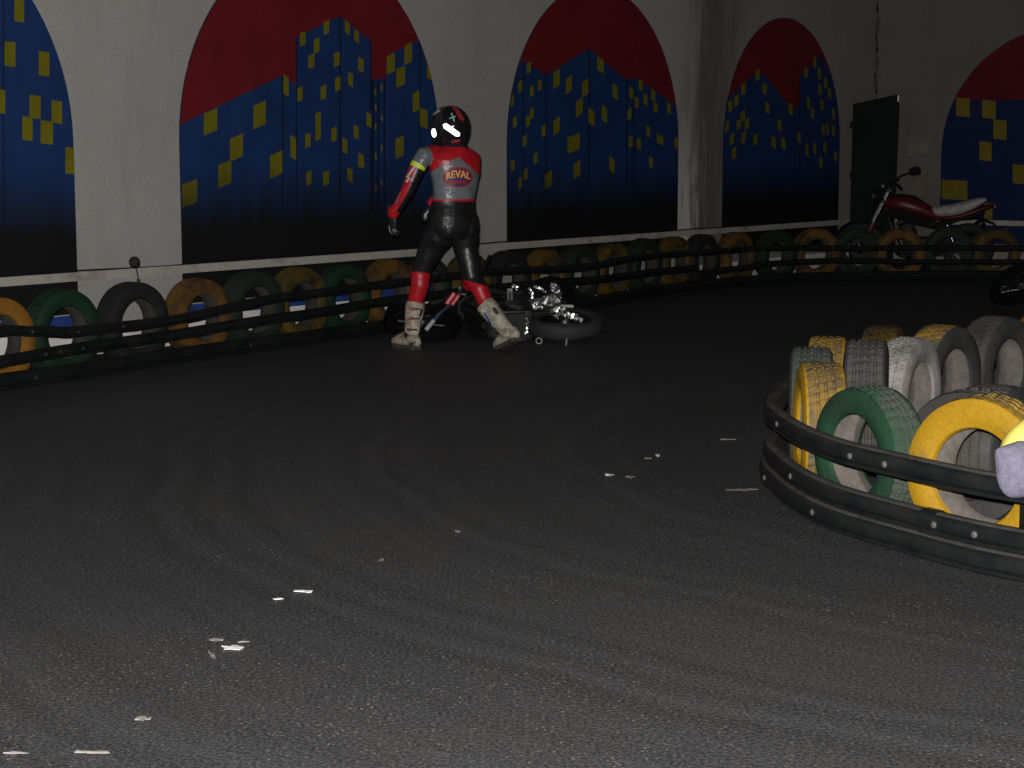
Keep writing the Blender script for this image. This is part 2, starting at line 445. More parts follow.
# third
z = zoomer(490, 0, 3.07)
P = [(1, [z(30, 330), z(30, 260), z(98, 186), z(98, B), z(30, B)]), (1, [z(98, 186), z(168, 230), z(168, B), z(98, B)]),
     (1, [z(168, 230), z(300, 150), z(300, B), z(168, B)]), (1, [z(300, 150), z(415, 245), z(415, B), z(300, B)]),
     (1, [z(415, 243), z(452, 243), z(452, B), z(415, B)]), (1, [z(452, 243), z(600, 350), z(600, B), z(452, B)]),
     vline(z, 98, 190, 600), vline(z, 168, 232, 620, 4), vline(z, 300, 152, 600, 4), vline(z, 416, 246, 590, 4), vline(z, 437, 246, 590, 3)]
for (x, y) in ((115, 208), (88, 265), (124, 280), (148, 262), (62, 310), (72, 375), (112, 372), (124, 348), (160, 402), (102, 432), (135, 485), (65, 508), (105, 535), (88, 562),
               (430, 285), (458, 262), (446, 315), (473, 305), (497, 292), (504, 330), (424, 350), (545, 332), (428, 435), (453, 442), (482, 404), (490, 498), (568, 440)):
    P.append(win(z, x - 6, x + 6, y - 16, y + 16, 7 if x < 430 else -6))
for (x, y, a, b) in ((200, 243, 20, 50), (238, 260, 18, 48), (288, 270, 19, 46), (270, 330, 21, 48), (200, 387, 20, 46), (252, 440, 38, 50), (263, 520, 20, 46), (175, 552, 22, 46)): P.append(win(z, x - a / 2, x + a / 2, y - b / 2, y + b / 2, 14))
for (x, y, a, b) in ((307, 360, 18, 46), (347, 350, 16, 46), (335, 200, 20, 42), (380, 282, 16, 42), (370, 506, 16, 44), (518, 428, 20, 28)): P.append(win(z, x - a / 2, x + a / 2, y - b / 2, y + b / 2, -12))
mural(6.69, 9.80, W0, WD, WN, wallL, P, MUR_F, 'arched mural of peaked blue towers, between the plain pillar and the streaked pillar')
# fourth
z = zoomer(690, 0, 3.2)
P = [(1, [z(80, 360), z(160, 275), z(215, 228), z(215, B), z(80, B)]), (1, [z(215, 228), z(240, 245), z(325, 352), z(325, B), z(215, B)]),
     (1, [z(325, 352), z(348, 330), z(348, B), z(325, B)]), (1, [z(348, 243), z(415, 178), z(415, B), z(348, B)]), (1, [z(415, 178), z(500, 340), z(500, B), z(415, B)]),
     vline(z, 348, 250, 560, 3)]
for (x, y) in ((125, 340), (145, 322), (167, 285), (212, 240), (235, 285), (243, 345), (113, 405), (165, 372), (178, 395), (152, 398), (130, 445), (205, 447), (263, 455), (282, 400), (318, 350),
               (295, 460), (137, 490), (167, 440), (345, 440), (370, 480), (395, 475), (388, 362), (375, 330), (367, 232), (395, 200), (410, 235), (430, 265), (411, 285), (443, 300),
               (418, 335), (422, 415), (435, 412), (455, 365), (428, 472), (455, 418), (415, 520), (462, 500)):
    k = 7 if x < 330 else 5
    P.append(win(z, x - k, x + k, y - 17, y + 17, -8 if x > 230 else 8))
mural(10.79, 13.74, W0, WD, WN, wallL, P, MUR_F, 'farthest arched mural on the long wall, beside the dark board')
# on the back wall
z = zoomer(840, 0, 2.957)
P = [(1, [z(200, 296), z(900, 296), z(900, B), z(200, B)])]
for w in ((345, 385, 290, 345), (422, 462, 297, 350), (455, 494, 355, 412), (414, 450, 420, 475), (512, 550, 487, 543), (285, 300, 525, 580), (303, 378, 533, 590), (428, 452, 600, 648),
          (580, 620, 330, 385), (600, 640, 480, 540)): P.append(win(z, *w, -4))
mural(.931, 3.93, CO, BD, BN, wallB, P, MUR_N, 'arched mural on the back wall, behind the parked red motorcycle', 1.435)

# streaks of white and black paint on the pillar and spalled patches by the board
def wall_patch(o, d, n, wf, pts, mat, name, label, cat, off=.004):
    q = [wf(*p) for p in pts]
    bm = bmesh.new(); a = []; b = []
    for t, zz in q:
        p = o + d * t; a.append(bm.verts.new((p.x + n.x * off, p.y + n.y * off, zz))); b.append(bm.verts.new((p.x - n.x * .01, p.y - n.y * .01, zz)))
    bm.faces.new(a)
    for i in range(len(a)): bm.faces.new((a[i], a[(i + 1) % len(a)], b[(i + 1) % len(b)], b[i]))
    ob = obj(name, bm, mat); return tag(ob, label, cat)
def ragged(x0, y0, x1, y1, n=26, amp=.16, seed=1):
    rr = random.Random(seed); out = []
    for k in range(n):
        a = 2 * PI * k / n; m = 1 - rr.random() * amp * 2
        ex = math.copysign(abs(math.cos(a)) ** .6, math.cos(a)); ey = math.copysign(abs(math.sin(a)) ** .6, math.sin(a))
        out.append(((x0 + x1) / 2 + (x1 - x0) / 2 * ex * m, (y0 + y1) / 2 + (y1 - y0) / 2 * ey * m))
    return out
M_spall = worn('bare_pinkish_plaster', (.26, .225, .185), (.17, .16, .145), .35, .6, 5, .85, .3, 30)
wall_patch(CO, BD, BN, wallB, ragged(902, 134, 934, 158, 18, .25, 5), M_spall, 'plaster_patch', 'spalled pale patch on the back wall just right of the dark board', 'patch')
M_spall2 = worn('bare_pinkish_plaster_low', (.23, .18, .14), (.16, .15, .135), .35, .6, 5, .85, .3, 30)
wall_patch(CO, BD, BN, wallB, ragged(905, 162, 940, 210, 22, .3, 6), M_spall2, 'plaster_patch', 'lower rough pinkish patch on the back wall above the red motorcycle tank', 'patch')
# dark board standing in the corner
M_darkboard = plain('dark_green_board', (.012, .015, .014), .9, var=.3, scale=3, spec=.08)
rt = empty('standing_board'); rt.location = (4.45, 22.7, 0)
def bpt(px, py, Y): return at(px, py, Y) - rt.location
bm = bmesh.new()
fr = [bpt(853, 104, 22.75), bpt(899.5, 94, 22.55), bpt(893, 243, 22.55), bpt(849, 246, 22.75)]
fr[2].z = .02; fr[3].z = .02
vs = [bm.verts.new(p) for p in fr] + [bm.verts.new(p + Vector((.015, .04, 0))) for p in fr]
for q in ((0, 1, 2, 3), (7, 6, 5, 4), (0, 4, 5, 1), (1, 5, 6, 2), (2, 6, 7, 3), (3, 7, 4, 0)): bm.faces.new([vs[i] for i in q])
obj('panel', bm, M_darkboard, rt)
bm = bmesh.new()
e0, e1 = bpt(898.7, 95, 22.54), bpt(898.3, 102, 22.54)
add_box(bm, (e0 + e1) / 2, (.018, .012, (e0 - e1).length), bev=.002)
obj('metal_clip', bm, plain('pale_metal', (.7, .5, .42), .4, 1.0), rt)['label'] = 'pale metal clip'
for py in (125, 175):
    bm = bmesh.new(); p = bpt(851, py, 22.72); add_box(bm, p, (.03, .03, .09), bev=.004); obj('hinge', bm, M_darkboard, rt)
tag(rt, 'dark board standing in the wall corner behind the red motorcycle', 'board')

# ball on a rod above the black tyre
rt = empty('ball_marker', at(131, 284, 12.05))
bm = bmesh.new()
c = at(134.5, 262, 12.0) - rt.location
bmesh.ops.create_uvsphere(bm, u_segments=20, v_segments=14, radius=.037)
for v in bm.verts: v.co = Vector((v.co.x, v.co.y, v.co.z * 1.02)) + c
obj('ball', bm, plain('matte_black_foam', (.012, .013, .015), .8), rt, True)
bm = bmesh.new(); tube(bm, [c, at(137, 272, 12.03) - rt.location, at(138.5, 280, 12.05) - rt.location, at(138.5, 288, 12.06) - rt.location], .0035, 6)
obj('rod', bm, plain('dark_wire', (.03, .03, .03), .5, .6), rt, True)
bm = bmesh.new(); add_box(bm, at(138.5, 282, 12.05) - rt.location, (.02, .02, .04), bev=.004)
obj('clamp', bm, plain('matte_black_foam', (.012, .013, .015), .8), rt)
tag(rt, 'round black ball on a thin rod above the black tyre, left pillar', 'marker')

# ------------------------------------------------------------------ tyres
def tyre_mesh(name, mats, R=.285, W=.18, seg=72, tread=0, bead=None):
    """mats: tread, sidewall, inside.  axis = local Y"""
    w = W / 2; b = bead or R * .60
    out = [(-w * .70, b), (-w * .86, b + .006), (-w * .97, b + (R - b) * .30), (-w, b + (R - b) * .5), (-w * .95, b + (R - b) * .75), (-w * .86, b + (R - b) * .93), (-w * .76, R - .005)]
    mi = [1] * 6
    tr = [(-w * .58, R)]
    gs = (-.36, 0, .36) if tread != 2 else (-.45, -.16, .16, .45)
    g = .012
    for x in gs:
        tr += [(w * x - g / 2 - .001, R + .001 * (1 - abs(x))), (w * x - g / 2 + .002, R - .008), (w * x + g / 2 - .002, R - .008), (w * x + g / 2 + .001, R + .001 * (1 - abs(x)))]
    tr += [(w * .58, R)]
    mt = [0] * len(tr)
    right = [(-a, r) for a, r in out[::-1]]
    inner = [(w * .78, b + .012), (w * .86, b + (R - b) * .5), (w * .7, R - .022), (0, R - .016), (-w * .7, R - .022), (-w * .86, b + (R - b) * .5), (-w * .78, b + .012)]
    prof = out + tr + right + inner
    # face k joins point k and k + 1
    mis = [1] * 6 + [0] * (len(tr) + 1) + [1] * 6 + [2] * (len(inner) + 1)
    mis = mis[:len(prof)] + [2] * max(0, len(prof) - len(mis))
    lo, hi = len(out) - 1, len(out) + len(tr)
    def fn(k, j, r):
        if tread and lo <= k <= hi:
            ph = j + (1 if tread == 1 else 0) * (k // 4)
            if ph % 4 == 0: return r - .005
        return r
    bm = bmesh.new(); revolve(bm, prof, 'Y', seg, mis, True, fn=fn)
    bmesh.ops.recalc_face_normals(bm, faces=bm.faces)
    me = bpy.data.meshes.new(name); bm.to_mesh(me); bm.free()
    for m in mats: me.materials.append(m)
    for p in me.polygons: p.use_smooth = True
    me.set_sharp_from_angle(angle=math.radians(35))
    return me
RUB = (.035, .035, .036); DUST = (.105, .098, .092)
T_rub = worn('tyre_rubber', RUB, (.055, .053, .05), .3, .6, 6, .8, .3, 60)
T_rub_tr = worn('tyre_rubber_tread', RUB, DUST, .35, .7, 5, .85, .4, 60, 40)
T_in = worn('dusty_tyre_inside', (.19, .165, .145), (.10, .088, .08), .3, .65, 5, .9, .2, 40)
T_ind = worn('dark_tyre_inside', (.035, .033, .03), (.06, .055, .05), .3, .65, 5, .9, .2, 40)
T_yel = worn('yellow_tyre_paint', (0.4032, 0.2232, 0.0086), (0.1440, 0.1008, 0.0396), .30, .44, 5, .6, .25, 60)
T_yel_tr = worn('yellow_tyre_tread', (0.3600, 0.2088, 0.0216), (0.1080, 0.0900, 0.0612), .36, .60, 7, .7, .4, 70, 44, third=(0.1224, 0.1116, 0.0936))
T_grn = worn('green_tyre_paint', (0.013, 0.056, 0.0265), (0.0202, 0.0324, 0.0245), .34, .56, 6, .65, .3, 60)
T_grn_tr = worn('green_tyre_tread', (0.0252, 0.0828, 0.0396), (0.0828, 0.0900, 0.0756), .40, .64, 6, .8, .4, 70, 44)
T_grey = worn('grey_dusty_tread', (0.0972, 0.0900, 0.0828), (0.0504, 0.0475, 0.0446), .3, .65, 6, .85, .4, 70, 44)
T_gg_tr = worn('grey_green_tread', (0.0540, 0.0684, 0.0576), (0.0828, 0.0806, 0.0720), .35, .6, 5, .85, .4, 70, 40)
T_wht = worn('white_tyre_paint', (0.3499, 0.3256, 0.3062), (0.1458, 0.1361, 0.1312), .30, .55, 6, .75, .3, 60)
T_wht_tr = worn('white_tyre_tread', (0.4082, 0.3839, 0.3645), (0.1652, 0.1555, 0.1458), .34, .58, 6, .8, .45, 70, 36)
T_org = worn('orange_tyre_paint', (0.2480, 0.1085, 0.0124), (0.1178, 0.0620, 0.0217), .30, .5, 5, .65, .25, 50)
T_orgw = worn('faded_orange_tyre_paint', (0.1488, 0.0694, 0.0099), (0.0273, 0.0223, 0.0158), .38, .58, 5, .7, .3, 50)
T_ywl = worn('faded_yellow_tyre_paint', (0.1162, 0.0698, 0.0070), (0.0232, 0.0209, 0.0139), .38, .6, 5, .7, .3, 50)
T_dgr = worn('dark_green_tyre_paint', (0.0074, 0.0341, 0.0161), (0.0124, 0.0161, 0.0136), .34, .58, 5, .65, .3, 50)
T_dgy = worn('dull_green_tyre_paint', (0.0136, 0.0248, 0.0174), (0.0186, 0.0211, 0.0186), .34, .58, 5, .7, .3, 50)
T_blk = worn('black_tyre_paint', (0.0112, 0.0136, 0.0124), (0.0174, 0.0186, 0.0174), .34, .6, 5, .7, .3, 50)

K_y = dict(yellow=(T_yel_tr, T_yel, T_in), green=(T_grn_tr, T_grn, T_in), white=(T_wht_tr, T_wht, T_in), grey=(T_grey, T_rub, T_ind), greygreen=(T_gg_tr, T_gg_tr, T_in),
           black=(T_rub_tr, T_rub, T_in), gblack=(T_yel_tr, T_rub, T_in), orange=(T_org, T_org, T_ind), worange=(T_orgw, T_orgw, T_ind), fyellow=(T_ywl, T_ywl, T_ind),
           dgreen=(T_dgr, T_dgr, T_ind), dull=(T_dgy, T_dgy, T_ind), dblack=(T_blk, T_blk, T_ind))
_tm = {}
def tyre(kind, pos, axis, label, group, R=.285, W=.18, lean=0.0, spin=0.0, tread=0, seg=64, cat='tyre', bead=None):
    key = (kind, round(R, 3), round(W, 3), tread, seg, bead)
    if key not in _tm: _tm[key] = tyre_mesh('painted_tyre', K_y[kind], R, W, seg, tread, bead)
    o = bpy.data.objects.new('painted_tyre', _tm[key]); COL.objects.link(o)
    a = Vector((axis[0], axis[1], 0)).normalized(); a = Vector((a.x * math.cos(lean), a.y * math.cos(lean), math.sin(lean)))
    z = Vector((0, 0, 1)); x = a.cross(z).normalized(); z = x.cross(a)
    M = Matrix((x, a, z)).transposed().to_4x4() @ Matrix.Rotation(spin, 4, 'Y')
    M.translation = Vector((pos[0], pos[1], R * math.cos(lean) + abs(math.sin(lean)) * W * .42))
    o.matrix_world = M
    tag(o, label, cat, group); return o

# standing tyres may touch but not run into each other, the walls or the rails
FOOT = []
def rect_of(x, y, ax, R, W):
    a = Vector((ax.x, ax.y)).normalized(); t = Vector((-a.y, a.x)); c = Vector((x, y))
    return (c, a, t, W * .5, R * .985)
def rects_hit(p, q):
    for axx in (p[1], p[2], q[1], q[2]):
        d = abs((p[0] - q[0]).dot(axx))
        ra = p[3] * abs(p[1].dot(axx)) + p[4] * abs(p[2].dot(axx)); rb = q[3] * abs(q[1].dot(axx)) + q[4] * abs(q[2].dot(axx))
        if d >= ra + rb: return False
    return True
def corners(r): return [r[0] + r[1] * (i * r[3]) + r[2] * (j * r[4]) for i in (-1, 1) for j in (-1, 1)]
def settle(x, y, ax, R, W, ok, offs, rots=(0, .12, -.12, .25, -.25, .4, -.4, .6, -.6), wr=.6, side=(0,)):
    d = Vector((x, y)).normalized(); best = None; x0, y0 = x, y
    for k, r, sx in [(k, r, sx) for sx in side for k in offs for r in rots]:
        if True:
            x, y = x0 + sx, y0
            cost = abs(k) + wr * abs(r) + 3.5 * abs(sx)
            if best and cost >= best[0]: continue
            a2 = Vector((ax[0], ax[1], 0)); a2.rotate(Matrix.Rotation(r, 3, 'Z'))
            f = rect_of(x + d.x * k, y + d.y * k, a2, R, W)
            if any(rects_hit(f, g) for g in FOOT) or not ok(f): continue
            best = (cost, f, a2, x + d.x * k, y + d.y * k)
    if best is None:
        x, y = x0, y0; FOOT.append(rect_of(x, y, Vector((ax[0], ax[1], 0)), R, W)); return x, y, Vector((ax[0], ax[1], 0))
    FOOT.append(best[1]); return best[3], best[4], best[2]

# barrier along the long wall ------------------------------------------------
base_px = [(-130, 413), (-60, 401), (0, 391), (73, 380), (140, 369), (218, 357), (296, 346), (378, 334), (480, 320), (583, 309), (622, 302), (654, 296), (700, 290), (778, 283), (860, 280.5), (984, 279.5), (1100, 279.5), (1200, 280)]
base = [ground(*p) for p in base_px]
fine = smooth_path(base, 10)
def on_path(px):
    best = None
    for i in range(len(fine) - 1):
        a, b = fine[i], fine[i + 1]
        pa = CX + F * a.x / a.y; pb = CX + F * b.x / b.y
        if (pa - px) * (pb - px) <= 0:
            k = (px - pa) / (pb - pa) if pb != pa else 0
            return a.lerp(b, k), (b - a).normalized()
    return fine[-1], (fine[-1] - fine[-2]).normalized()
ROW = 'painted tyres standing along the wall barrier'
row = [ # photo x of the tyre's middle, kind, label
    (-62, 'dull', None), (-9, 'orange', 'orange tyre behind the wall rails, cut by the left photo edge'),
    (59, 'dgreen', 'bright green-rimmed tyre between the leftmost orange tyre and the black one'),
    (131, 'dblack', 'black tyre standing below the ball on a rod, in front of the left pillar'),
    (196, 'worange', 'rusty orange tyre just right of the black tyre under the ball'),
    (251, 'dull', 'dull green-black tyre between the rusty orange and the next yellow tyre'),
    (297, 'fyellow', 'faded yellow tyre fourth to the right of the bright green-rimmed one'),
    (342, 'dgreen', 'green tyre second to the left of the rider\'s red shin'),
    (388, 'worange', 'ochre tyre touching the left side of the rider\'s front leg'),
    (426, 'dull', 'dark tyre seen right behind the rider\'s front shin'),
    (468, 'fyellow', 'yellow tyre seen through and right beside the rider\'s rear thigh'),
    (507, 'dblack', 'dark tyre right of the rider, at the foot of the plain pillar'),
    (544, 'fyellow', 'dim yellow tyre right above the fallen motorcycle\'s foil-bright exhaust'),
    (578, 'dull', 'dull green tyre first to the right of the dim yellow one above the fallen motorcycle'),
    (611, 'fyellow', 'dim yellow tyre second to the right of the one above the fallen motorcycle'),
    (643, 'dull', 'dull green tyre under the right half of the third arched mural'),
    (673, 'fyellow', 'dim yellow tyre under the right foot of the third arched mural'),
    (701, 'dblack', 'black tyre under the streaked pillar'),
    (735, 'worange', 'ochre tyre between the streaked pillar\'s black tyre and a wide green tyre'),
    (775, 'dgreen', 'wide dark green tyre under the farthest long-wall mural'),
    (815, 'worange', 'brownish ochre tyre under the right side of the farthest long-wall mural'),
    (855, 'dull', 'dark tyre below the front wheel of the parked red motorcycle'),
    (899, 'worange', 'brown tyre below the engine of the parked red motorcycle'),
    (948, 'dull', 'dark green tyre below the seat of the parked red motorcycle'),
    (995, 'fyellow', 'yellow tyre just right of the parked red motorcycle\'s tail'),
    (1045, 'dblack', None)]
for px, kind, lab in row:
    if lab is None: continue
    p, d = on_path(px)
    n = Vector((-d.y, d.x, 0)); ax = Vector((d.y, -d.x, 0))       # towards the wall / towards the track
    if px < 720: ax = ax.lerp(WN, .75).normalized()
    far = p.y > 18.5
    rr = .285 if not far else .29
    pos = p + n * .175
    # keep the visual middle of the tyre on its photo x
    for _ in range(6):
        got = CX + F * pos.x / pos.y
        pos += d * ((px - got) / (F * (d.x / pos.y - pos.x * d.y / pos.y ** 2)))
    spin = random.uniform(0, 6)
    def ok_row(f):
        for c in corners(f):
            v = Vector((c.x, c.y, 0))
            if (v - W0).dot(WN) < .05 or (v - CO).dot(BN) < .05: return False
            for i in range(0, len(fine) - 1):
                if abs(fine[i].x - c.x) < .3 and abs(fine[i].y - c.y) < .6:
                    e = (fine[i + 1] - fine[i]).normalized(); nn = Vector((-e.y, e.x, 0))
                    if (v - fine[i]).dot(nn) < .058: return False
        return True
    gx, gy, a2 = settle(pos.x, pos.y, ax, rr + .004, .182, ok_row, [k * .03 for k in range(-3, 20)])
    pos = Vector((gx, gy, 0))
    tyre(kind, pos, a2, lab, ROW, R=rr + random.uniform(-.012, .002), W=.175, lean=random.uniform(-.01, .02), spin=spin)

# black rails ----------------------------------------------------------------
M_rail = worn('black_plastic_rail', (.0085, .010, .011), (.02, .02, .02), .3, .62, 6, .33, .12, 40)
M_rail_top = worn('dusty_black_rail_top', (.035, .034, .033), (.09, .083, .076), .35, .7, 7, .7, .2, 50)
M_bolt = plain('dull_steel_bolt', (.12, .115, .11), .6, .3)
M_bolt_d = plain('black_bolt', (.03, .03, .03), .6, .2)
def rail_profile(h, w):
    """outward u, up v; D-shaped band with a lip groove; second item = material of the face leaving the point"""
    return [(-w * .5, -h * .5, 0), (w * .30, -h * .5, 0), (w * .48, -h * .42, 0), (w * .48, -h * .30, 0), (w * .34, -h * .25, 0), (w * .50, -h * .18, 0), (w * .56, 0, 0), (w * .50, h * .25, 0), (w * .34, h * .42, 1), (w * .1, h * .5, 1), (-w * .3, h * .5, 1), (-w * .5, h * .4, 1)]
def sweep(pts, prof, outs, mats, name):
    bm = bmesh.new(); rings = []
    for p, o in zip(pts, outs):
        rings.append([bm.verts.new((p.x + o.x * u, p.y + o.y * u, p.z + v)) for u, v, m in prof])
    K = len(prof)
    for i in range(len(rings) - 1):
        for k in range(K):
            f = bm.faces.new((rings[i][k], rings[i][(k + 1) % K], rings[i + 1][(k + 1) % K], rings[i + 1][k])); f.material_index = prof[k][2]
    bm.faces.new(rings[0]); bm.faces.new(rings[-1][::-1])
    o = obj(name, bm, mats, None, True); return o
def normals_out(pts, sgn):
    out = []
    for i in range(len(pts)):
        d = pts[min(i + 1, len(pts) - 1)] - pts[max(i - 1, 0)]; d.z = 0; d.normalize()
        out.append(Vector((d.y, -d.x, 0)) * sgn)
    return out
def bolts_on(rail, pts, outs, idxs, w, r=.011, dz=0, mat=None):
    for i in idxs:
        bm = bmesh.new(); o = outs[i]; p = pts[i] + o * (w * .54) + Vector((0, 0, dz))
        s = Vector((-o.y, o.x, 0)); M = Matrix((s, o, Vector((0, 0, 1)))).transposed().to_4x4(); M.translation = p
        revolve(bm, [(-.004, r), (.004, r), (.007, r * .7), (.008, .0005)], 'Y', 12, M=M)
        obj('bolt', bm, mat or M_bolt, rail, True)
def wall_rail(zpts, h, w, name, label, group, x0, x1, push=0.0, bolts=()):
    pts = []
    xs = [x0 + (x1 - x0) * k / 110 for k in range(111)]
    for x in xs:
        p, d = on_path(x)
        for (xa, za), (xb, zb) in zip(zpts[:-1], zpts[1:]):
            if xa <= x <= xb:
                k = (x - xa) / (xb - xa); k = k * k * (3 - 2 * k); zz = za + (zb - za) * k; break
        else: zz = zpts[0][1] if x < zpts[0][0] else zpts[-1][1]
        pts.append(Vector((p.x, p.y, zz)))
    outs = normals_out(pts, 1)
    pts = [p + o * (push - w * .5) for p, o in zip(pts, outs)]
    o = sweep(pts, rail_profile(h, w), outs, [M_rail, M_rail_top], name)
    for bx in bolts:
        i = min(range(len(xs)), key=lambda k: abs(xs[k] - bx)); bolts_on(o, pts, outs, [i], w, .012, 0, M_bolt_d)
    tag(o, label, 'rail', group); return o
M_rail_top_w = worn('black_rail_top', (.009, .0095, .010), (.018, .018, .018), .35, .7, 7, .6, .2, 50)
_sv = M_rail_top; M_rail_top = M_rail_top_w
WR = 'black rails in front of the wall tyres'
wall_rail([(-140, .37), (0, .362), (40, .33), (75, .30), (160, .29), (300, .37), (405, .385), (500, .40), (580, .378), (640, .40), (720, .385), (750, .39), (860, .36), (1024, .353), (1140, .35)], .066, .05, 'guard_rail',
          'topmost black rail of the long wall barrier, sagging near its left end', WR, -130, 1130, bolts=(30, 75, 117, 445, 611, 830))
wall_rail([(-140, .16), (0, .173), (73, .19), (160, .19), (296, .22), (405, .25), (560, .262), (638, .235), (690, .228), (706, .226)], .072, .05, 'guard_rail',
          'middle black rail of the wall barrier, left length running behind the rider', WR, -130, 698, bolts=(44, 56, 80, 450))
wall_rail([(690, .165), (704, .17), (739, .185), (778, .215), (834, .225), (930, .197), (1024, .195), (1140, .195)], .066, .05, 'guard_rail',
          'middle black rail of the wall barrier, far right length below the red motorcycle', WR, 701, 1130, push=.0, bolts=(760, 900))
wall_rail([(-140, .052), (1140, .052)], .10, .05, 'guard_rail', 'lowest black rail of the long wall barrier, lying on the asphalt', WR, -130, 1130, push=.012, bolts=(30, 250, 560, 700))
M_rail_top = _sv

# tyre island ----------------------------------------------------------------
isl_px = [(1130, 603), (1080, 594), (1024, 583), (966, 570.5), (900, 552), (834, 531.5), (794, 511), (772, 492)]
isl = [ground(*p) for p in isl_px]
q = isl[-1]
isl += [Vector((q.x + .005, q.y + .32, 0)), Vector((q.x + .09, q.y + .68, 0)), Vector((q.x + .21, q.y + 1.1, 0)), Vector((q.x + .42, q.y + 1.7, 0)), Vector((q.x + .85, q.y + 2.3, 0)), Vector((q.x + 1.5, q.y + 2.85, 0)), Vector((q.x + 2.3, q.y + 3.3, 0))]
ip = smooth_path(isl, 8)
io = normals_out(ip, -1)
IR = 'black rails round the tyre island'
def island_rail(z, h, w, push, label, bolts, joint=()):
    pts = [Vector((p.x, p.y, z)) + o * (push - w * .5) for p, o in zip(ip, io)]
    o = sweep(pts, rail_profile(h, w), io, [M_rail, M_rail_top], 'guard_rail')
    for bx in bolts:
        i = min(range(len(pts) // 2 + 6), key=lambda k: abs(CX + F * pts[k].x / pts[k].y - bx)); bolts_on(o, pts, io, [i], w, .0125)
    for bx in joint:
        i = min(range(len(pts) // 2), key=lambda k: abs(CX + F * pts[k].x / pts[k].y - bx))
        bm = bmesh.new(); pr = [(u * 1.12, v * 1.1) for u, v, m in rail_profile(h, w)]
        rings = []
        for k in (i - 2, i - 1, i, i + 1, i + 2):
            p, oo = pts[k], io[k]; rings.append([bm.verts.new((p.x + oo.x * u, p.y + oo.y * u, p.z + v)) for u, v in pr])
        # shorten the sleeve to about 12 cm
        mid = pts[i]
        for rg in rings:
            for v in rg:
                dd = v.co - mid; al = Vector((-io[i].y, io[i].x, 0)); v.co -= al * dd.dot(al) * .55
        for a, b in zip(rings[:-1], rings[1:]):
            for k in range(len(pr)): bm.faces.new((a[k], a[(k + 1) % len(pr)], b[(k + 1) % len(pr)], b[k]))
        bm.faces.new(rings[0]); bm.faces.new(rings[-1][::-1])
        obj('joint_sleeve', bm, M_rail, o, True)
    tag(o, label, 'rail', IR); return o
island_rail(.305, .088, .055, 0.0, 'upper black rail curving round the tyre island, with free gap below it', (787, 865, 900))
island_rail(.132, .082, .055, .0, 'middle black rail round the tyre island, lying on the lowest rail', (801, 948, 990), (936,))
island_rail(.046, .088, .06, .015, 'lowest black rail round the tyre island, on the asphalt', (776, 827))

IT = 'tyres heaped inside the island'
def itz(px, py, R, **k):   # centre on the ground under the tyre's top pixel
    p = atz(px, py, 2 * R); return (p.x, p.y)
def isl_tyre(kind, px, py, R, axis, label, W=.18, lean=0, tread=1, spin=None, dx=0, dy=0, bead=None):
    x, y = itz(px, py, R)
    def ok_isl(f):
        for c in corners(f):
            v = Vector((c.x, c.y, 0)); j = min(range(len(ip)), key=lambda k: (ip[k] - v).length)
            if (v - ip[j]).dot(io[j]) > -.062: return False
        return True
    x, y, axis = settle(x + dx, y + dy, axis, R, W + .006, ok_isl, [k * .025 for k in range(-12, 36)], side=(0, .025, -.025, .05, -.05, .075, -.075, .1, -.1, .14, .18, .22, .26))
    return tyre(kind, (x, y), axis, label, IT, R=R, W=W, lean=lean, tread=tread, seg=144, spin=random.uniform(0, 6) if spin is None else spin, bead=bead)
YX, YY = itz(976, 397, .286)
isl_tyre('yellow', 976, 397, .286, (-.72, -.69), 'big bright yellow tyre nearest the camera, at the right photo edge', .19, tread=1, dx=.055, dy=.03)
isl_tyre('green', 863, 388, .262, (-.84, -.54), 'green tyre with open hole at the island front, left of the big yellow one', .185, tread=2, dx=.035, dy=.02)
isl_tyre('yellow', 822, 367, .276, (-.99, .06), 'yellow tyre with its ribbed tread facing us, left of the green front tyre', .19, tread=1, bead=.16, dx=.0, dy=.02)
isl_tyre('greygreen', 813, 351, .279, (-.985, .17), 'grey-green tyre with broad grooves, leftmost in the island, behind the yellow tread', .19, tread=2, dy=.03)
isl_tyre('white', 909, 337, .28, (.84, -.54), 'white-painted tyre in the island, open side to the right', .165, tread=1, dx=.0)
isl_tyre('grey', 869, 338, .30, (.975, -.22), 'grey-black tyre with worn blocks standing behind the green front tyre', .195, tread=2, dx=-.01)
isl_tyre('gblack', 943, 325, .284, (.76, -.65), 'dark tyre with yellow-green tread, between the white and the black tyre', .19, tread=1)
isl_tyre('black', 994, 319, .286, (.73, -.68), 'large plain black tyre at the back of the island, open side showing dust', .2, tread=0, dx=.05, dy=.13)
isl_tyre('yellow', 824, 337, .27, (-.98, .2), 'yellow tyre just showing above the grey-green one at the island\'s far left', .19, tread=1, dx=.03, dy=.06)
isl_tyre('fyellow', 891, 330, .28, (.93, -.36), 'dull yellow tyre peeping out behind the white one', .19, dy=.12, dx=-.01)
isl_tyre('orange', 1048, 314, .286, (.73, -.68), 'orange tyre cut by the right photo edge at the back of the island', .19, dx=.09, dy=.30)
isl_tyre('grey', 945, 390, .262, (-.60, -.80), 'grey tyre leaning close behind the big bright yellow front tyre', .19, tread=1, dx=YX + .06 - itz(945, 390, .262)[0], dy=YY + .25 - itz(945, 390, .262)[1])
isl_tyre('grey', 1010, 420, .25, (.80, -.60), 'grey tyre seen through the hole of the big yellow front tyre', .2, tread=1, dx=.1, dy=.55)

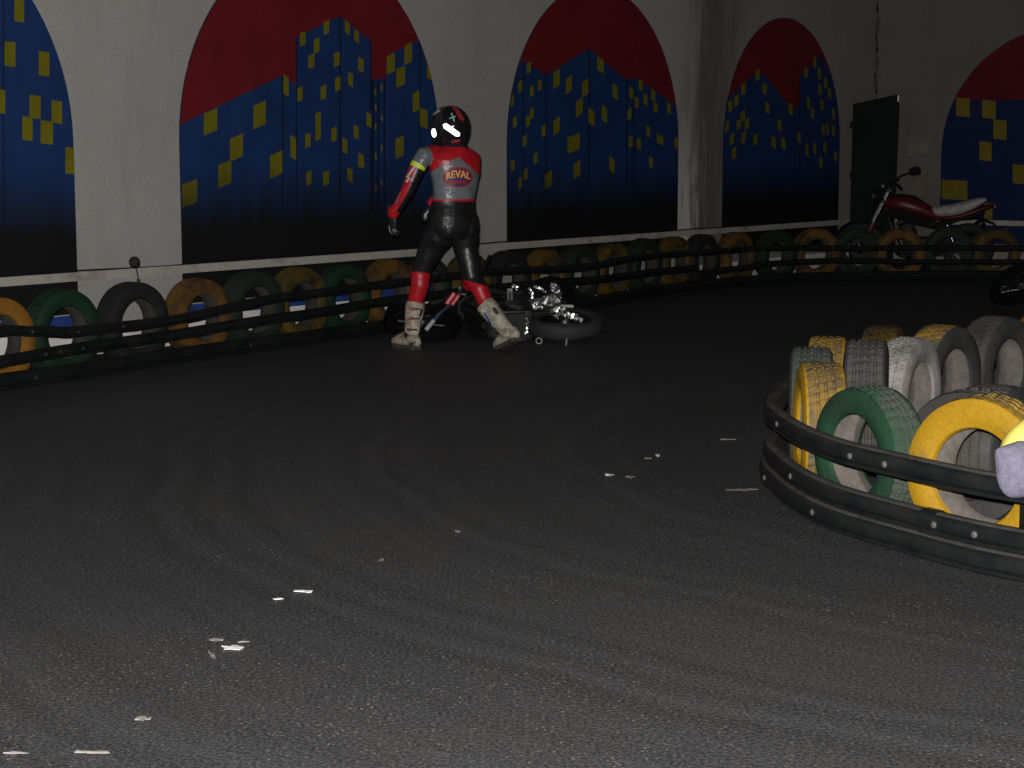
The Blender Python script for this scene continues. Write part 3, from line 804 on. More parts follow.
# post and cloth at the right end of the upper rail
p = atz(1016, 560, .03)
M_cloth = plain('lavender_knit', (.17, .16, .215), .9, var=.25, scale=60, bmp=.5, bscale=160)
M_hivis = plain('pale_yellow_fabric', (.95, .78, .16), .7, var=.1, scale=20, bmp=.2)
ct = empty('draped_cloth', atz(1012, 480, .34))
def cpt(px, py, dY=0): 
    p = at(px, py, ct.location.y + dY); return p - ct.location
bm = bmesh.new()
loft(bm, [cpt(1042, 464, .05), cpt(1030, 467, 0), cpt(1018, 470, -.03), cpt(1009, 471, -.035), cpt(1004, 472, -.03)], [(.105, .06), (.10, .06), (.096, .055), (.092, .045), (.088, .03)], (0, 0, 1), 20, round_cap=True)
for v in bm.verts:
    k = noise.noise(v.co * 14) * .012; v.co += Vector((k, k * .4, noise.noise(v.co * 22 + Vector((3, 1, 2))) * .008))
obj('knit_cuff', modded(bm, 'knit_cuff', None, 0, 1), M_cloth, ct, True)['label'] = 'lavender grey knit cuff'
bm = bmesh.new()
loft(bm, [cpt(1003, 450, .02), cpt(1010, 444, .02), cpt(1018, 438, .03), cpt(1030, 430, .04), cpt(1042, 424, .05)], [(.012, .03), (.022, .045), (.032, .055), (.038, .06), (.04, .06)], (0, 0, 1), 18, round_cap=True)
for v in bm.verts: v.co += Vector((0, 0, noise.noise(v.co * 18) * .008))
obj('yellow_lining', modded(bm, 'yellow_lining', None, 0, 1), M_hivis, ct, True)['label'] = 'bright pale yellow lining'
tag(ct, 'lavender and bright yellow cloth draped over the upper island rail at the right edge', 'cloth')
bm = bmesh.new(); b0 = at(1022, 500, ct.location.y + .05)
jj = min(range(len(ip)), key=lambda k: abs(CX + F * ip[k].x / ip[k].y - 1022) + (100 if ip[k].y > 7 else 0)); b0 = ip[jj] - io[jj] * .12
add_box(bm, (b0.x, b0.y, .17), (.07, .07, .34), bev=.008)
tag(obj('rail_post', bm, M_rail), 'short black post under the draped cloth at the right photo edge', 'post')

# ------------------------------------------------------------------ motorcycles (built upright, x forward, y left, z up)
M_tyre = plain('motorcycle_tyre_rubber', (.022, .022, .024), .75, var=.25, scale=10, bmp=.2, bscale=80)
M_tyre_d = plain('motorcycle_tyre_dark', (.012, .012, .013), .8, var=.25, scale=10)
M_tyre_x = plain('motorcycle_tyre_blackest', (.004, .004, .0045), .9, var=.25, scale=10, spec=.1)  # rubber made near black so the lying wheels barely show
M_blk = plain('satin_black_metal', (.010, .010, .011), .4, .3, var=.3, scale=20)
M_plas = plain('black_bodywork', (.008, .008, .009), .35, var=.3, scale=6)
M_mat = plain('matte_black_plastic', (.008, .008, .009), .85, var=.3, scale=6, spec=.15)
M_chrome = plain('scratched_chrome', (.62, .62, .63), .22, 1.0, var=.15, scale=30, bmp=.12, bscale=50)
M_alu = plain('cast_aluminium', (.16, .16, .16), .42, .9, var=.3, scale=40)
M_engine = plain('dirty_engine_metal', (.009, .009, .009), .6, .3, var=.5, scale=25, bmp=.2)
M_redp = plain('deep_red_paint', (.085, .005, .008), .45, var=.12, scale=4)
M_redm = plain('bright_red_plastic', (.45, .03, .035), .4, var=.2, scale=20)
M_seatw = worn('torn_pale_seat_cover', (.50, .48, .46), (.28, .27, .26), .3, .55, 6, .8, .3, 40)
M_seatb = plain('black_vinyl_seat', (.012, .012, .013), .55, bmp=.2)
M_blue = plain('blue_plastic', (.02, .05, .32), .4, var=.15)
M_glass = plain('smoked_lens', (.05, .05, .055), .12, .0, var=.1)
M_foil = plain('crumpled_bright_metal', (.85, .85, .85), .30, 1.0, var=.2, scale=60)
def wheel(root, name, cx, zc, R, width, mt, steer=None, spokes=0, disc=True):
    M = steer if steer is not None else Matrix.Identity(4)
    ctr = Vector((cx, 0, zc)); T = M @ Matrix.Translation(ctr)
    w = width / 2
    bm = bmesh.new()
    prof = [(-w * .62, R - width * .78), (-w * .95, R - width * .52), (-w, R - width * .34), (-w * .8, R - width * .12), (-w * .42, R - width * .02), (0, R), (w * .42, R - width * .02), (w * .8, R - width * .12), (w, R - width * .34), (w * .95, R - width * .52), (w * .62, R - width * .78)]
    revolve(bm, prof, 'Y', 56, None, True, M=T)
    tw = obj(name, bm, mt, root, True)
    rr = R - width * .78
    bm = bmesh.new()
    revolve(bm, [(-w * .66, rr + .008), (-w * .6, rr - .012), (-w * .2, rr - .026), (w * .2, rr - .026), (w * .6, rr - .012), (w * .66, rr + .008), (w * .5, rr + .002), (-w * .5, rr + .002)], 'Y', 48, None, True, M=T)
    if not spokes:
        for k in range(6):
            a = 2 * PI * k / 6
            d = Vector((math.cos(a), 0, math.sin(a)))
            pts = [T @ (d * .03), T @ (d * (rr * .5)), T @ (d * (rr - .015))]
            loft(bm, pts, [(.016, .02), (.012, .014), (.016, .016)], (M.to_3x3() @ Vector((0, 1, 0))), 8)
    obj('rim', bm, M_blk, tw, True)
    bm = bmesh.new(); revolve(bm, [(-w * .9, .02), (-w * .8, .04), (-w * .3, .045), (w * .3, .045), (w * .8, .04), (w * .9, .02)], 'Y', 20, M=T)
    obj('hub', bm, M_alu, tw, True)
    if spokes:
        for k in range(spokes):
            a = 2 * PI * k / spokes; s = 1 if k % 2 else -1
            d = Vector((math.cos(a), 0, math.sin(a))); d2 = Vector((math.cos(a + s * .25), 0, math.sin(a + s * .25)))
            bm = bmesh.new(); tube(bm, [T @ (d2 * .042 + Vector((0, s * w * .6, 0))), T @ (d * (rr - .02))], .0035, 6)
            obj('spoke', bm, M_chrome, tw, True)
    if disc:
        bm = bmesh.new(); revolve(bm, [(w + .008, .07), (w + .008, .125), (w + .013, .125), (w + .013, .07)], 'Y', 36, None, True, M=T)
        obj('brake_disc', bm, M_engine, tw, True)
    return tw
def motorcycle(name, st):
    root = empty(name)
    WB = st.get('wb', 1.25); R = .30
    axis_dir = Vector((-.42, 0, .9)).normalized()                # steering axis leaning back
    head = Vector((WB, 0, R)) + axis_dir * .66
    S = Matrix.Translation(head) @ Matrix.Rotation(st.get('steer', 0), 4, axis_dir) @ Matrix.Translation(-head)
    S3 = S.to_3x3()
    wheel(root, 'rear_wheel', 0, R, R, .13, st['rear_mat'], None, st.get('spokes', 0))
    wheel(root, 'front_wheel', WB, R, R, .11, st['front_mat'], S, st.get('spokes', 0))
    for s in (1, -1):
        o = Vector((0, .085 * s, 0)); a = Vector((WB, 0, R)) + o; ax = axis_dir
        bm = bmesh.new()
        loft(bm, [S @ (a - ax * .04), S @ (a + ax * .05), S @ (a + ax * .30)], [.02, .026, .026], (0, 1, 0), 12)
        leg = obj('fork_leg', bm, M_blk, root, True)
        bm = bmesh.new(); tube(bm, [S @ (a + ax * .29), S @ (a + ax * .78)], .018, 12)
        obj('fork_tube', bm, M_blk if st.get('dark_front') else M_chrome, leg, True)
        if st.get('red_fork'):
            bm = bmesh.new(); loft(bm, [S @ (a + ax * .22), S @ (a + ax * .27), S @ (a + ax * .34)], [.028, .036, .03], (0, 1, 0), 12)
            obj('fork_cover', bm, st['paint'], leg, True)
    bm = bmesh.new()
    for h in (.62, .76):
        c = S @ (Vector((WB, 0, R)) + axis_dir * h)
        add_box(bm, c, (.07, .22, .035), S3, .008)
    obj('fork_clamp', bm, M_blk, root)
    # front mudguard: shell over the wheel
    bm = bmesh.new(); rings = []
    for k in range(13):
        a = math.radians(25 + 120 * k / 12); rg = []
        for j in range(5):
            y = -.065 + .13 * j / 4; rad = R + .03 - abs(j - 2) ** 2 * .006
            rg.append((rad * math.cos(a), y, rad * math.sin(a)))
        rings.append(rg)
    for off in (0, .004): pass
    vv = [[bm.verts.new(S @ (Vector((WB, 0, R)) + Vector(p))) for p in rg] for rg in rings]
    v2 = [[bm.verts.new(S @ (Vector((WB, 0, R)) + Vector((p[0] * 1.014, p[1] * 1.05, p[2] * 1.014)))) for p in rg] for rg in rings]
    for g, fl in ((vv, 0), (v2, 1)):
        for i in range(12):
            for j in range(4): bm.faces.new((g[i][j], g[i][j + 1], g[i + 1][j + 1], g[i + 1][j]))
    for i in range(12):
        for j in (0, 4): bm.faces.new((vv[i][j], vv[i + 1][j], v2[i + 1][j], v2[i][j]))
    for i in (0, 12):
        for j in range(4): bm.faces.new((vv[i][j], vv[i][j + 1], v2[i][j + 1], v2[i][j]))
    obj('front_mudguard', bm, M_plas, root, True)
    # headlamp with instrument pod
    bm = bmesh.new(); hc = head + Vector((.10, 0, .02))
    loft(bm, [S @ (hc + Vector((-.06, 0, .0))), S @ (hc + Vector((0, 0, 0))), S @ (hc + Vector((.05, 0, -.01)))], [.05, .08, .085], (0, 1, 0), 18)
    hl = obj('headlamp', bm, M_plas, root, True)
    bm = bmesh.new(); loft(bm, [S @ (hc + Vector((.048, 0, -.01))), S @ (hc + Vector((.06, 0, -.012)))], [.078, .06], (0, 1, 0), 18)
    obj('lens', bm, M_glass, hl, True)
    bm = bmesh.new(); add_box(bm, S @ (head + Vector((.03, 0, .13))), (.05, .16, .06), S3 @ Matrix.Rotation(.5, 3, 'Y'), .014)
    obj('instrument_pod', bm, M_plas, root, True)
    # handlebar
    hb = head + axis_dir * .14
    bm = bmesh.new()
    pts = [S @ (hb + Vector(p)) for p in ((-.10, .37, .03), (-.06, .25, .06), (-.01, .13, .05), (0, 0, .0), (-.01, -.13, .05), (-.06, -.25, .06), (-.10, -.37, .03))]
    tube(bm, pts, .012, 10, 5)
    bar = obj('handlebar', bm, st.get('bar', M_blk), root, True)
    for s in (1, -1):
        bm = bmesh.new(); tube(bm, [S @ (hb + Vector((-.068, .27 * s, .056))), S @ (hb + Vector((-.106, .385 * s, .026)))], .018, 12)
        g = obj('grip', bm, (st.get('grip_l', M_plas) if s > 0 else st.get('grip_r', M_plas)), bar, True)
        bm = bmesh.new(); tube(bm, [S @ (hb + Vector((-.045, .24 * s, .05))), S @ (hb + Vector((-.01, .28 * s, .045))), S @ (hb + Vector((-.035, .38 * s, .02)))], .006, 8, 4)
        obj('lever', bm, M_chrome, bar, True)
        if st.get('mirror') and (s > 0):
            bm = bmesh.new()
            tube(bm, [S @ (hb + Vector((-.045, .22 * s, .06))), S @ (hb + Vector((-.07, .25 * s, .14))), S @ (hb + Vector((-.20, .28 * s, .20)))], .007, 8, 4)
            mb = S @ (hb + Vector((-.25, .29 * s, .215)))
            vs0 = len(bm.verts)
            loft(bm, [mb + Vector((.05, 0, 0)), mb + Vector((.03, 0, .0)), mb + Vector((-.04, 0, .01)), mb + Vector((-.065, 0, .012))], [(.03, .012), (.045, .02), (.05, .022), (.035, .014)], (0, 0, 1), 14, round_cap=True)
            obj('mirror', bm, M_mat, bar, True)
    if st.get('guard'):
        bm = bmesh.new(); a = S @ (hb + Vector((-.02, -.17, .06)))
        add_box(bm, a, (.03, .14, .075), S3, .012); obj('hand_guard', bm, M_redm, bar, True)['label'] = 'red hand guard'
    # frame
    bm = bmesh.new()
    for s in (1, -1):
        tube(bm, [head + Vector((-.02, .03 * s, -.04)), (WB - .55, .12 * s, .66), (.32, .13 * s, .55), (.30, .12 * s, .32)], .02, 8, 4)
        tube(bm, [head + Vector((-.02, .03 * s, -.12)), (WB - .42, .09 * s, .40), (WB - .55, .11 * s, .22), (.30, .11 * s, .24)], .016, 8, 4)
        tube(bm, [(.38, .12 * s, .58), (.12, .10 * s, .65), (.0, .08 * s, .68)] if st.get('foil') else [(.38, .12 * s, .58), (.0, .10 * s, .68), (-.18, .08 * s, .74)], .014, 8, 4)
    obj('frame', bm, M_blk, root, True)
    # engine with fins
    bm = bmesh.new()
    ex = WB - .68
    add_box(bm, (ex, 0, .33), (.36, .26, .20), None, .04)
    revolve(bm, [(-.17, .05), (-.16, .085), (.16, .085), (.17, .05)], 'Y', 24, M=Matrix.Translation((ex - .06, 0, .33)))
    for k in range(6):
        add_box(bm, (ex + .10 + k * .012, 0, .45 + k * .026), (.17, .20, .012), Matrix.Rotation(.4, 3, 'Y'), .003)
    add_box(bm, (ex + .12, 0, .50), (.11, .13, .18), Matrix.Rotation(.4, 3, 'Y'), .01)
    add_box(bm, (ex + .19, 0, .62), (.14, .17, .05), Matrix.Rotation(.4, 3, 'Y'), .015)
    en = obj('engine', bm, M_engine, root)
    for s in (1, -1):
        bm = bmesh.new(); revolve(bm, [(0, .075), (.015 * s, .078), (.028 * s, .06), (.032 * s, .001)], 'Y', 24, M=Matrix.Translation((ex - .02, .15 * s, .32)))
        obj('engine_cover', bm, M_alu, en, True)
    # exhaust
    bm = bmesh.new(); es = st.get('exhaust_side', -1)
    tube(bm, [(ex + .20, 0, .50), (ex + .30, .06 * es, .38), (ex + .22, .11 * es, .20), (ex - .1, .13 * es, .18), (.22, .15 * es, .28), (.08, .17 * es, .40)], .021, 10, 5)
    exh = obj('exhaust', bm, M_blk, root, True)
    bm = bmesh.new()
    ma, mb = Vector((.20, .185 * es, .33)), Vector((-.17, .20 * es, .60))
    loft(bm, [ma, ma.lerp(mb, .12), ma.lerp(mb, .9), mb], [.025, .048, .055, .04], (0, 1, 0), 16)
    obj('muffler', bm, M_blk if not st.get('foil') else M_alu, exh, True)
    # tank, seat, tail
    bm = bmesh.new(); tx = WB - .62
    loft(bm, [(tx + .30, 0, .82), (tx + .24, 0, .83), (tx + .10, 0, .82), (tx - .08, 0, .76), (tx - .22, 0, .70), (tx - .30, 0, .67)], [(.07, .07), (.12, .10), (.15, .12), (.13, .10), (.09, .07), (.06, .05)], (0, 1, 0), 20, round_cap=True)
    tk = obj('fuel_tank', modded(bm, 'fuel_tank', None, 0, 1), st['paint'], root, True)
    bm = bmesh.new(); loft(bm, [(tx + .27, 0, .885), (tx + .16, 0, .915), (tx, 0, .895), (tx - .10, 0, .84)], [(.05, .025), (.085, .03), (.08, .025), (.04, .015)], (0, 1, 0), 16, round_cap=True)
    obj('tank_top', bm, M_plas, tk, True)
    for s in (1, -1):
        bm = bmesh.new()
        loft(bm, [(tx + .34, .15 * s, .72), (tx + .16, .165 * s, .73), (tx - .05, .15 * s, .64), (tx - .28, .12 * s, .56)], [(.010, .03), (.014, .07), (.012, .06), (.010, .03)], (0, 1, 0), 14, round_cap=True)
        obj('side_panel', modded(bm, 'side_panel', None, 0, 1), st.get('panel', st['paint']), root, True)
    bm = bmesh.new()
    sh = st.get('seat_rise', 0)
    q_ = .66 if st.get('foil') else 1
    loft(bm, [(tx - .18 * q_, 0, .735), (tx - .30 * q_, 0, .735), (tx - .5 * q_, 0, .755), (tx - .68 * q_, 0, .80 + sh), (tx - .80 * q_, 0, .845 + sh)], [(.06, .05), (.11, .07), (.13, .075), (.12, .065), (.08, .03)], (0, 1, 0), 18, round_cap=True)
    obj('seat', modded(bm, 'seat', None, 0, 1), st['seat'], root, True)
    bm = bmesh.new()
    loft(bm, [(tx - .34 * q_, 0, .66), (tx - .55 * q_, 0, .68), (tx - .74 * q_, 0, .735 + sh), (tx - .88 * q_, 0, .775 + sh)], [(.09, .035), (.115, .04), (.10, .04), (.05, .025)], (0, 1, 0), 16, round_cap=True)
    tl = obj('tail', modded(bm, 'tail', None, 0, 1), st.get('tail', st['paint']), root, True)
    if not st.get('foil'):
        bm = bmesh.new(); add_box(bm, (tx - .92, 0, .77 + sh), (.03, .09, .04), None, .008); obj('tail_lamp', bm, plain('red_lens', (.06, .004, .004), .3), tl)
    bm = bmesh.new()
    loft(bm, [(.26, 0, .58), (.18, 0, .62), (.1, 0, .645), (0, 0, .65), (-.06, 0, .65)] if st.get('foil') else [(.26, 0, .58), (.1, 0, .645), (-.1, 0, .66), (-.28, 0, .60), (-.36, 0, .50)], [(.07, .012), (.08, .012), (.08, .012), (.075, .01), (.07, .008)], (0, 1, 0), 14)
    obj('rear_mudguard', bm, M_plas, root, True)
    if not st.get('foil'):
        bm = bmesh.new(); add_box(bm, (-.40, 0, .50), (.012, .18, .14), Matrix.Rotation(-.5, 3, 'Y'), .003); obj('plate_holder', bm, M_plas, root)
    # swingarm, shock, chain, pegs, stand
    bm = bmesh.new()
    for s in (1, -1): loft(bm, [(0, .095 * s, R), (.2, .095 * s, R + .01), (.42, .075 * s, .32)], [(.014, .024), (.016, .03), (.016, .03)], (0, 1, 0), 10)
    add_box(bm, (.38, 0, .32), (.06, .16, .06), None, .01)
    obj('swingarm', bm, M_blk, root, True)
    bm = bmesh.new()
    ca, cb = Vector((.16, .11, .36)), Vector((.26, .10, .63))
    for k in range(9): 
        c0 = ca.lerp(cb, .15 + .08 * k); loft(bm, [c0, c0 + (cb - ca).normalized() * .012], [.028, .028], (0, 1, 0), 12)
    tube(bm, [ca, cb], .012, 8)
    obj('shock_absorber', bm, M_chrome, root, True)
    bm = bmesh.new(); loft(bm, [(0, .085, R + .055), (.42, .085, .37), (.46, .085, .33), (.42, .085, .29), (0, .085, R - .055), (-.05, .085, R)], [(.006, .008)] * 6, (0, 1, 0), 6, closed=True)
    obj('chain', bm, M_engine, root)
    for s in (1, -1):
        bm = bmesh.new(); tube(bm, [(.42, .12 * s, .30), (.42, .25 * s, .31)], .012, 8); add_box(bm, (.42, .23 * s, .315), (.045, .09, .02), None, .004)
        obj('footpeg', bm, M_alu, root)
        bm = bmesh.new(); revolve(bm, [(.075 * s, .013), (.10 * s, .016), (.135 * s, .016), (.14 * s, .009)], 'Y', 12, M=Matrix.Translation((0, 0, R)))
        obj('axle_nut', bm, M_chrome, root, True)
    bm = bmesh.new(); tube(bm, [(.44, .12, .22), (.40, .20, .02), (.36, .21, .012)], .009, 8); obj('side_stand', bm, M_alu, root, True)
    return root
# parked red one, by the back wall
bike = motorcycle('motorcycle', dict(wb=1.25, rear_mat=M_tyre_d, front_mat=M_tyre_d, paint=M_redp, seat=M_seatw, red_fork=True, mirror=True, steer=.12, seat_rise=.03, panel=M_mat))
fwd = Vector((-.965, .26, 0)).normalized(); lft = Vector((0, 0, 1)).cross(fwd)
rw = at(968, 250, 21.25)
Mx = Matrix((fwd, lft, Vector((0, 0, 1)))).transposed().to_4x4(); Mx.translation = Vector((rw.x, rw.y, 0))
bike.matrix_world = Mx @ Matrix.Rotation(-.07, 4, 'X')
bike.location.z = .005
tag(bike, 'parked red motorcycle with a pale torn seat, behind the tyres in the far corner', 'motorcycle', 'motorcycles')
# fallen black one, lying on its right side with wheels towards us
bike = motorcycle('motorcycle', dict(wb=1.10, rear_mat=M_tyre, front_mat=M_tyre_x, paint=M_plas, seat=M_seatb, panel=M_plas, tail=M_plas, foil=True, exhaust_side=-1, steer=.12, dark_front=True, bar=M_blk, grip_r=M_plas, grip_l=M_plas))
tilt = math.radians(9)
fwd = Vector((-.998, .05, 0)).normalized(); hz = Vector((fwd.y, -fwd.x, 0)); hz = hz if hz.y > 0 else -hz
up = hz * math.cos(tilt) + Vector((0, 0, 1)) * math.sin(tilt); lft = up.cross(fwd)
Mx = Matrix((fwd, lft, up)).transposed().to_4x4()
rwc = Vector((.405, 13.75, .118)); Mx.translation = rwc - up * .30
bike.matrix_world = Mx
fallen = bike
inv = bike.matrix_world.inverted()
tag(bike, 'black motorcycle lying on its side on the asphalt, right of the walking rider', 'motorcycle', 'motorcycles')
# bright crumpled heat-shield metal round the fallen bike's rear
bm = bmesh.new()
c0 = at(551, 303, 14.15)
for (dy, k) in ((0, 1), (.03, .96)):
    pass
rings = []
for i in range(9):
    q = i / 8; rg = []
    for j in range(21):
        a = math.radians(-25 + 230 * j / 20)
        rad = .21 * (1 - .9 * q)
        rg.append(bm.verts.new(inv @ (c0 + Vector((math.cos(a) * rad * .98, -.10 * math.sin(q * PI / 2) + .04, math.sin(a) * rad)))))
    rings.append(rg)
for i in range(8):
    for j in range(20): bm.faces.new((rings[i][j], rings[i][j + 1], rings[i + 1][j + 1], rings[i + 1][j]))
bmesh.ops.solidify(bm, geom=bm.faces[:], thickness=.008)
obj('tail_fairing', bm, M_plas, fallen, True)
def crumple(px_pts, Y, rad, seed, name):
    rr = random.Random(seed); bm = bmesh.new()
    pts = [at(px, py, Y + dy) for px, py, dy in px_pts]
    loft(bm, smooth_path(pts, 5), rad, (0, 0, 1), 9, round_cap=False)
    for v in bm.verts: v.co += Vector((rr.uniform(-1, 1), rr.uniform(-1, 1), rr.uniform(-1, 1))) * rad * .55
    for v in bm.verts: v.co = inv @ v.co
    bmesh.ops.triangulate(bm, faces=bm.faces)
    o = obj(name, bm, M_foil, fallen); o['label'] = 'crumpled bright metal sheet'
crumple([(531, 312, 0), (536, 307, .02), (541, 303, .02), (550, 302, .0), (557, 298, .02)], 13.90, .042, 3, 'heat_shield')
crumple([(556, 300, 0), (556, 291, .02), (553, 284, .04)], 13.95, .03, 5, 'heat_shield')
crumple([(555, 308, 0), (560, 312, 0), (565, 314, 0)], 13.62, .042, 9, 'heat_shield')
crumple([(563, 314, 0), (572, 316, .0), (583, 321, .0)], 13.58, .022, 10, 'heat_shield')
crumple([(529, 288, 0), (532, 296, 0), (531, 301, 0)], 14.0, .014, 21, 'bracket')
crumple([(534, 286, 0), (546, 292, 0)], 14.02, .012, 22, 'bracket')
crumple([(527, 318, 0), (527, 327, 0), (526, 335, 0)], 13.55, .014, 12, 'chain_guard')
crumple([(512, 285, 0), (518, 289, 0)], 14.25, .012, 15, 'bracket')
crumple([(522, 305, 0), (523, 312, 0)], 13.85, .016, 18, 'bracket')
crumple([(513, 321, 0), (513.5, 324, 0)], 13.75, .010, 19, 'bracket')
# the end of the handlebar that rests on the asphalt, with its red guard
def wtube(pp, Y, r, mat, name, par, lab=None, n=10):
    bm = bmesh.new(); tube(bm, [inv @ at(x, y, Y + dy) for x, y, dy in pp], r, n, 3)
    o = obj(name, bm, mat, par, True)
    if lab: o['label'] = lab
    return o
M_bluegrey = plain('scuffed_blue_bar', (.07, .075, .16), .5, .2, var=.4, scale=40)
M_pgrip = plain('pale_grip', (.34, .34, .38), .6, var=.2)
hbp = wtube([(462, 288, .6), (456, 297, .4), (448, 307, .2), (440, 313, .05), (433, 322, 0)], 13.42, .012, M_bluegrey, 'bar_end', fallen, 'scuffed blue grey bar end')
wtube([(434, 320, 0), (426, 330, -.01)], 13.42, .017, M_pgrip, 'grip', hbp, 'pale grip')
for (x, y, w_, h_) in ((450.5, 298.5, .035, .11), (455.5, 300, .03, .10)):
    bm = bmesh.new(); c_ = at(x, y, 13.68)
    add_box(bm, (0, 0, 0), (w_, .03, h_), Matrix.Rotation(.62, 3, 'Y'), .01)
    for v in bm.verts: v.co = inv @ (v.co + c_)
    obj('hand_guard', bm, M_redm, hbp)['label'] = 'red hand guard'
wtube([(459, 288, 0), (462, 288.5, 0)], 14.3, .012, M_pgrip, 'clamp', hbp)
wtube([(472.5, 301, 0), (472, 307, 0)], 14.3, .016, M_alu, 'lever', hbp)
wtube([(469, 311, 0), (471, 311.5, 0)], 14.3, .012, M_alu, 'lever', hbp)

# third one lying at the right edge
bike = motorcycle('motorcycle', dict(wb=1.25, rear_mat=M_tyre_x, front_mat=M_tyre_x, paint=M_plas, seat=M_seatb, spokes=20, steer=-.2))
tilt = math.radians(35); fwd = Vector((-.7071, .7071, 0)); hz = Vector((.7071, .7071, 0))
up = hz * math.cos(tilt) + Vector((0, 0, 1)) * math.sin(tilt); lft = up.cross(fwd)
Mx = Matrix((fwd, lft, up)).transposed().to_4x4()
fwc = atz(1021, 284, .235); Mx.translation = fwc - fwd * 1.25 - up * .30
bike.matrix_world = Mx
tag(bike, 'black motorcycle lying at the right edge, only its dark spoked wheel showing', 'motorcycle', 'motorcycles')

# ------------------------------------------------------------------ the rider
Y0 = 12.95
def P(px, py, dY=0): return at(px, py, Y0 + dY)
FW = Vector((-.6, .8, 0)); RT = Vector((.8, .6, 0)); UP = Vector((0, 0, 1))
rider = empty('person', ground(450, 349))
RL = rider.location.copy()
def add_rel(me): 
    for v in me.vertices: v.co -= RL
    return me
bm = bmesh.new()
# trunk: a across (RT), b fore-aft
loft(bm, [P(452, 238), P(452, 228), P(452.5, 217), P(453.5, 205), P(454.5, 196), P(455, 184), P(455, 172), P(455, 160), P(454.5, 152), P(454.5, 146)],
     [(.15, .12), (.185, .15), (.192, .155), (.172, .132), (.165, .122), (.18, .128), (.20, .138), (.205, .132), (.17, .11), (.09, .085)], RT, 28)
loft(bm, [P(455, 152), P(454, 144, .01), P(452, 135, .02), P(451, 122, .03), P(451, 114, .03)], [.07, .062, .075, .085, .05], RT, 18, round_cap=True)     # neck and head
for side, hip, knee, ank, kk in ((-1, P(443, 226, -.03), P(421.5, 269, .05), P(413, 314, .06), 0), (1, P(463, 226, .05), P(472, 277, .02), P(490, 310.5, -.08), 1)):
    th = hip.lerp(knee, .45) + FW * .015 - Vector((.0, 0, 0))
    cf = knee.lerp(ank, .35) - FW * .02
    pts = [hip + Vector((0, 0, .03)), hip, hip.lerp(knee, .25), th, hip.lerp(knee, .8), knee, knee.lerp(ank, .15), cf, knee.lerp(ank, .7), ank]
    rad = [.10, .112, .112, .098, .08, .074, .070, .068, .058, .05]
    if kk: rad = [.09, .105, .104, .090, .078, .074, .068, .064, .056, .048]
    loft(bm, pts, rad, RT, 20, round_cap=True)
    # knee puck
    loft(bm, [knee + FW * .04 + UP * .06, knee + FW * .055, knee + FW * .04 - UP * .07], [.04, .05, .04], RT, 12, round_cap=True)
    # buttock
    loft(bm, [hip - FW * .055 + UP * .05, hip - FW * .065 - UP * .02], [.085, .085], RT, 14, round_cap=True)
armL = [P(436, 153, -.03), P(424, 156, -.10), P(418, 166, -.12), P(411.5, 181, -.13), P(408, 190, -.12), P(402, 200, -.10), P(394.5, 212, -.07)]
loft(bm, armL, [.06, .068, .058, .052, .049, .046, .036], FW, 18, round_cap=True)
armR = [P(466, 155, .06), P(473.5, 159, .10), P(473.5, 172, .16), P(468, 188, .22), P(458, 195, .30), P(444, 200, .36), P(433, 204, .38)]
loft(bm, armR, [.055, .058, .054, .052, .048, .044, .036], FW, 18, round_cap=True)
body_me = modded(bm, 'body', .0062, 7)
BV = bvh_of(body_me)
def pix(p):
    d = p - CAM; x = d.x; zc = d.y * cs - d.z * sn; yc = d.y * sn + d.z * cs
    return CX + F * x / zc, CY - F * yc / zc
leather = dict(var=.18, scale=12, bmp=.28, bscale=22)
def leather_mat(name, c, rough, wr=.5, sc_=9):
    m, t, b = new_mat(name); v = ocoord(t)
    t.links.new(mix(t, ramp(t, fnoise(t, v, 10, 5), .3, .7), tuple(x * .8 for x in c), tuple(x * 1.2 for x in c)), b.inputs['Base Color'])
    b.inputs['Roughness'].default_value = rough; b.inputs['Specular IOR Level'].default_value = .5
    mp = nd(t, 'ShaderNodeMapping'); mp.inputs['Scale'].default_value = (1, 1, 1.4); mp.inputs['Rotation'].default_value = (0, .5, 0); t.links.new(v, mp.inputs[0])
    bump(t, b, fnoise(t, mp.outputs[0], sc_, 3, .5), wr, .03)
    return m
L_blk = leather_mat('black_leather', (.011, .011, .012), .38, .38, 7)
L_red = leather_mat('red_leather', (.42, .010, .018), .42, .3, 7)
L_sil = leather_mat('silver_grey_leather', (.14, .15, .16), .34, .55, 8)
L_yel = leather_mat('neon_yellow_band', (.62, .75, .03), .6, .1)
L_wht = leather_mat('white_print', (.5, .5, .5), .5, .1)
L_neck = leather_mat('black_collar', (.01, .012, .013), .5, .2)
for m in (L_blk, L_red, L_sil, L_yel, L_wht): body_me.materials.append(m)
def seg_d(p, a, b):
    ab = b - a; k = max(0, min(1, (p - a).dot(ab) / ab.length_squared)); return (p - (a + ab * k)).length, k
def chain_d(p, ch):
    best = (9, 0)
    for i in range(len(ch) - 1):
        d, k = seg_d(p, ch[i], ch[i + 1])
        if d < best[0]: best = (d, i + k)
    return best
trunk_line = [P(452, 235), P(454, 196), P(455, 150)]
def zat(py): return P(455, py).z
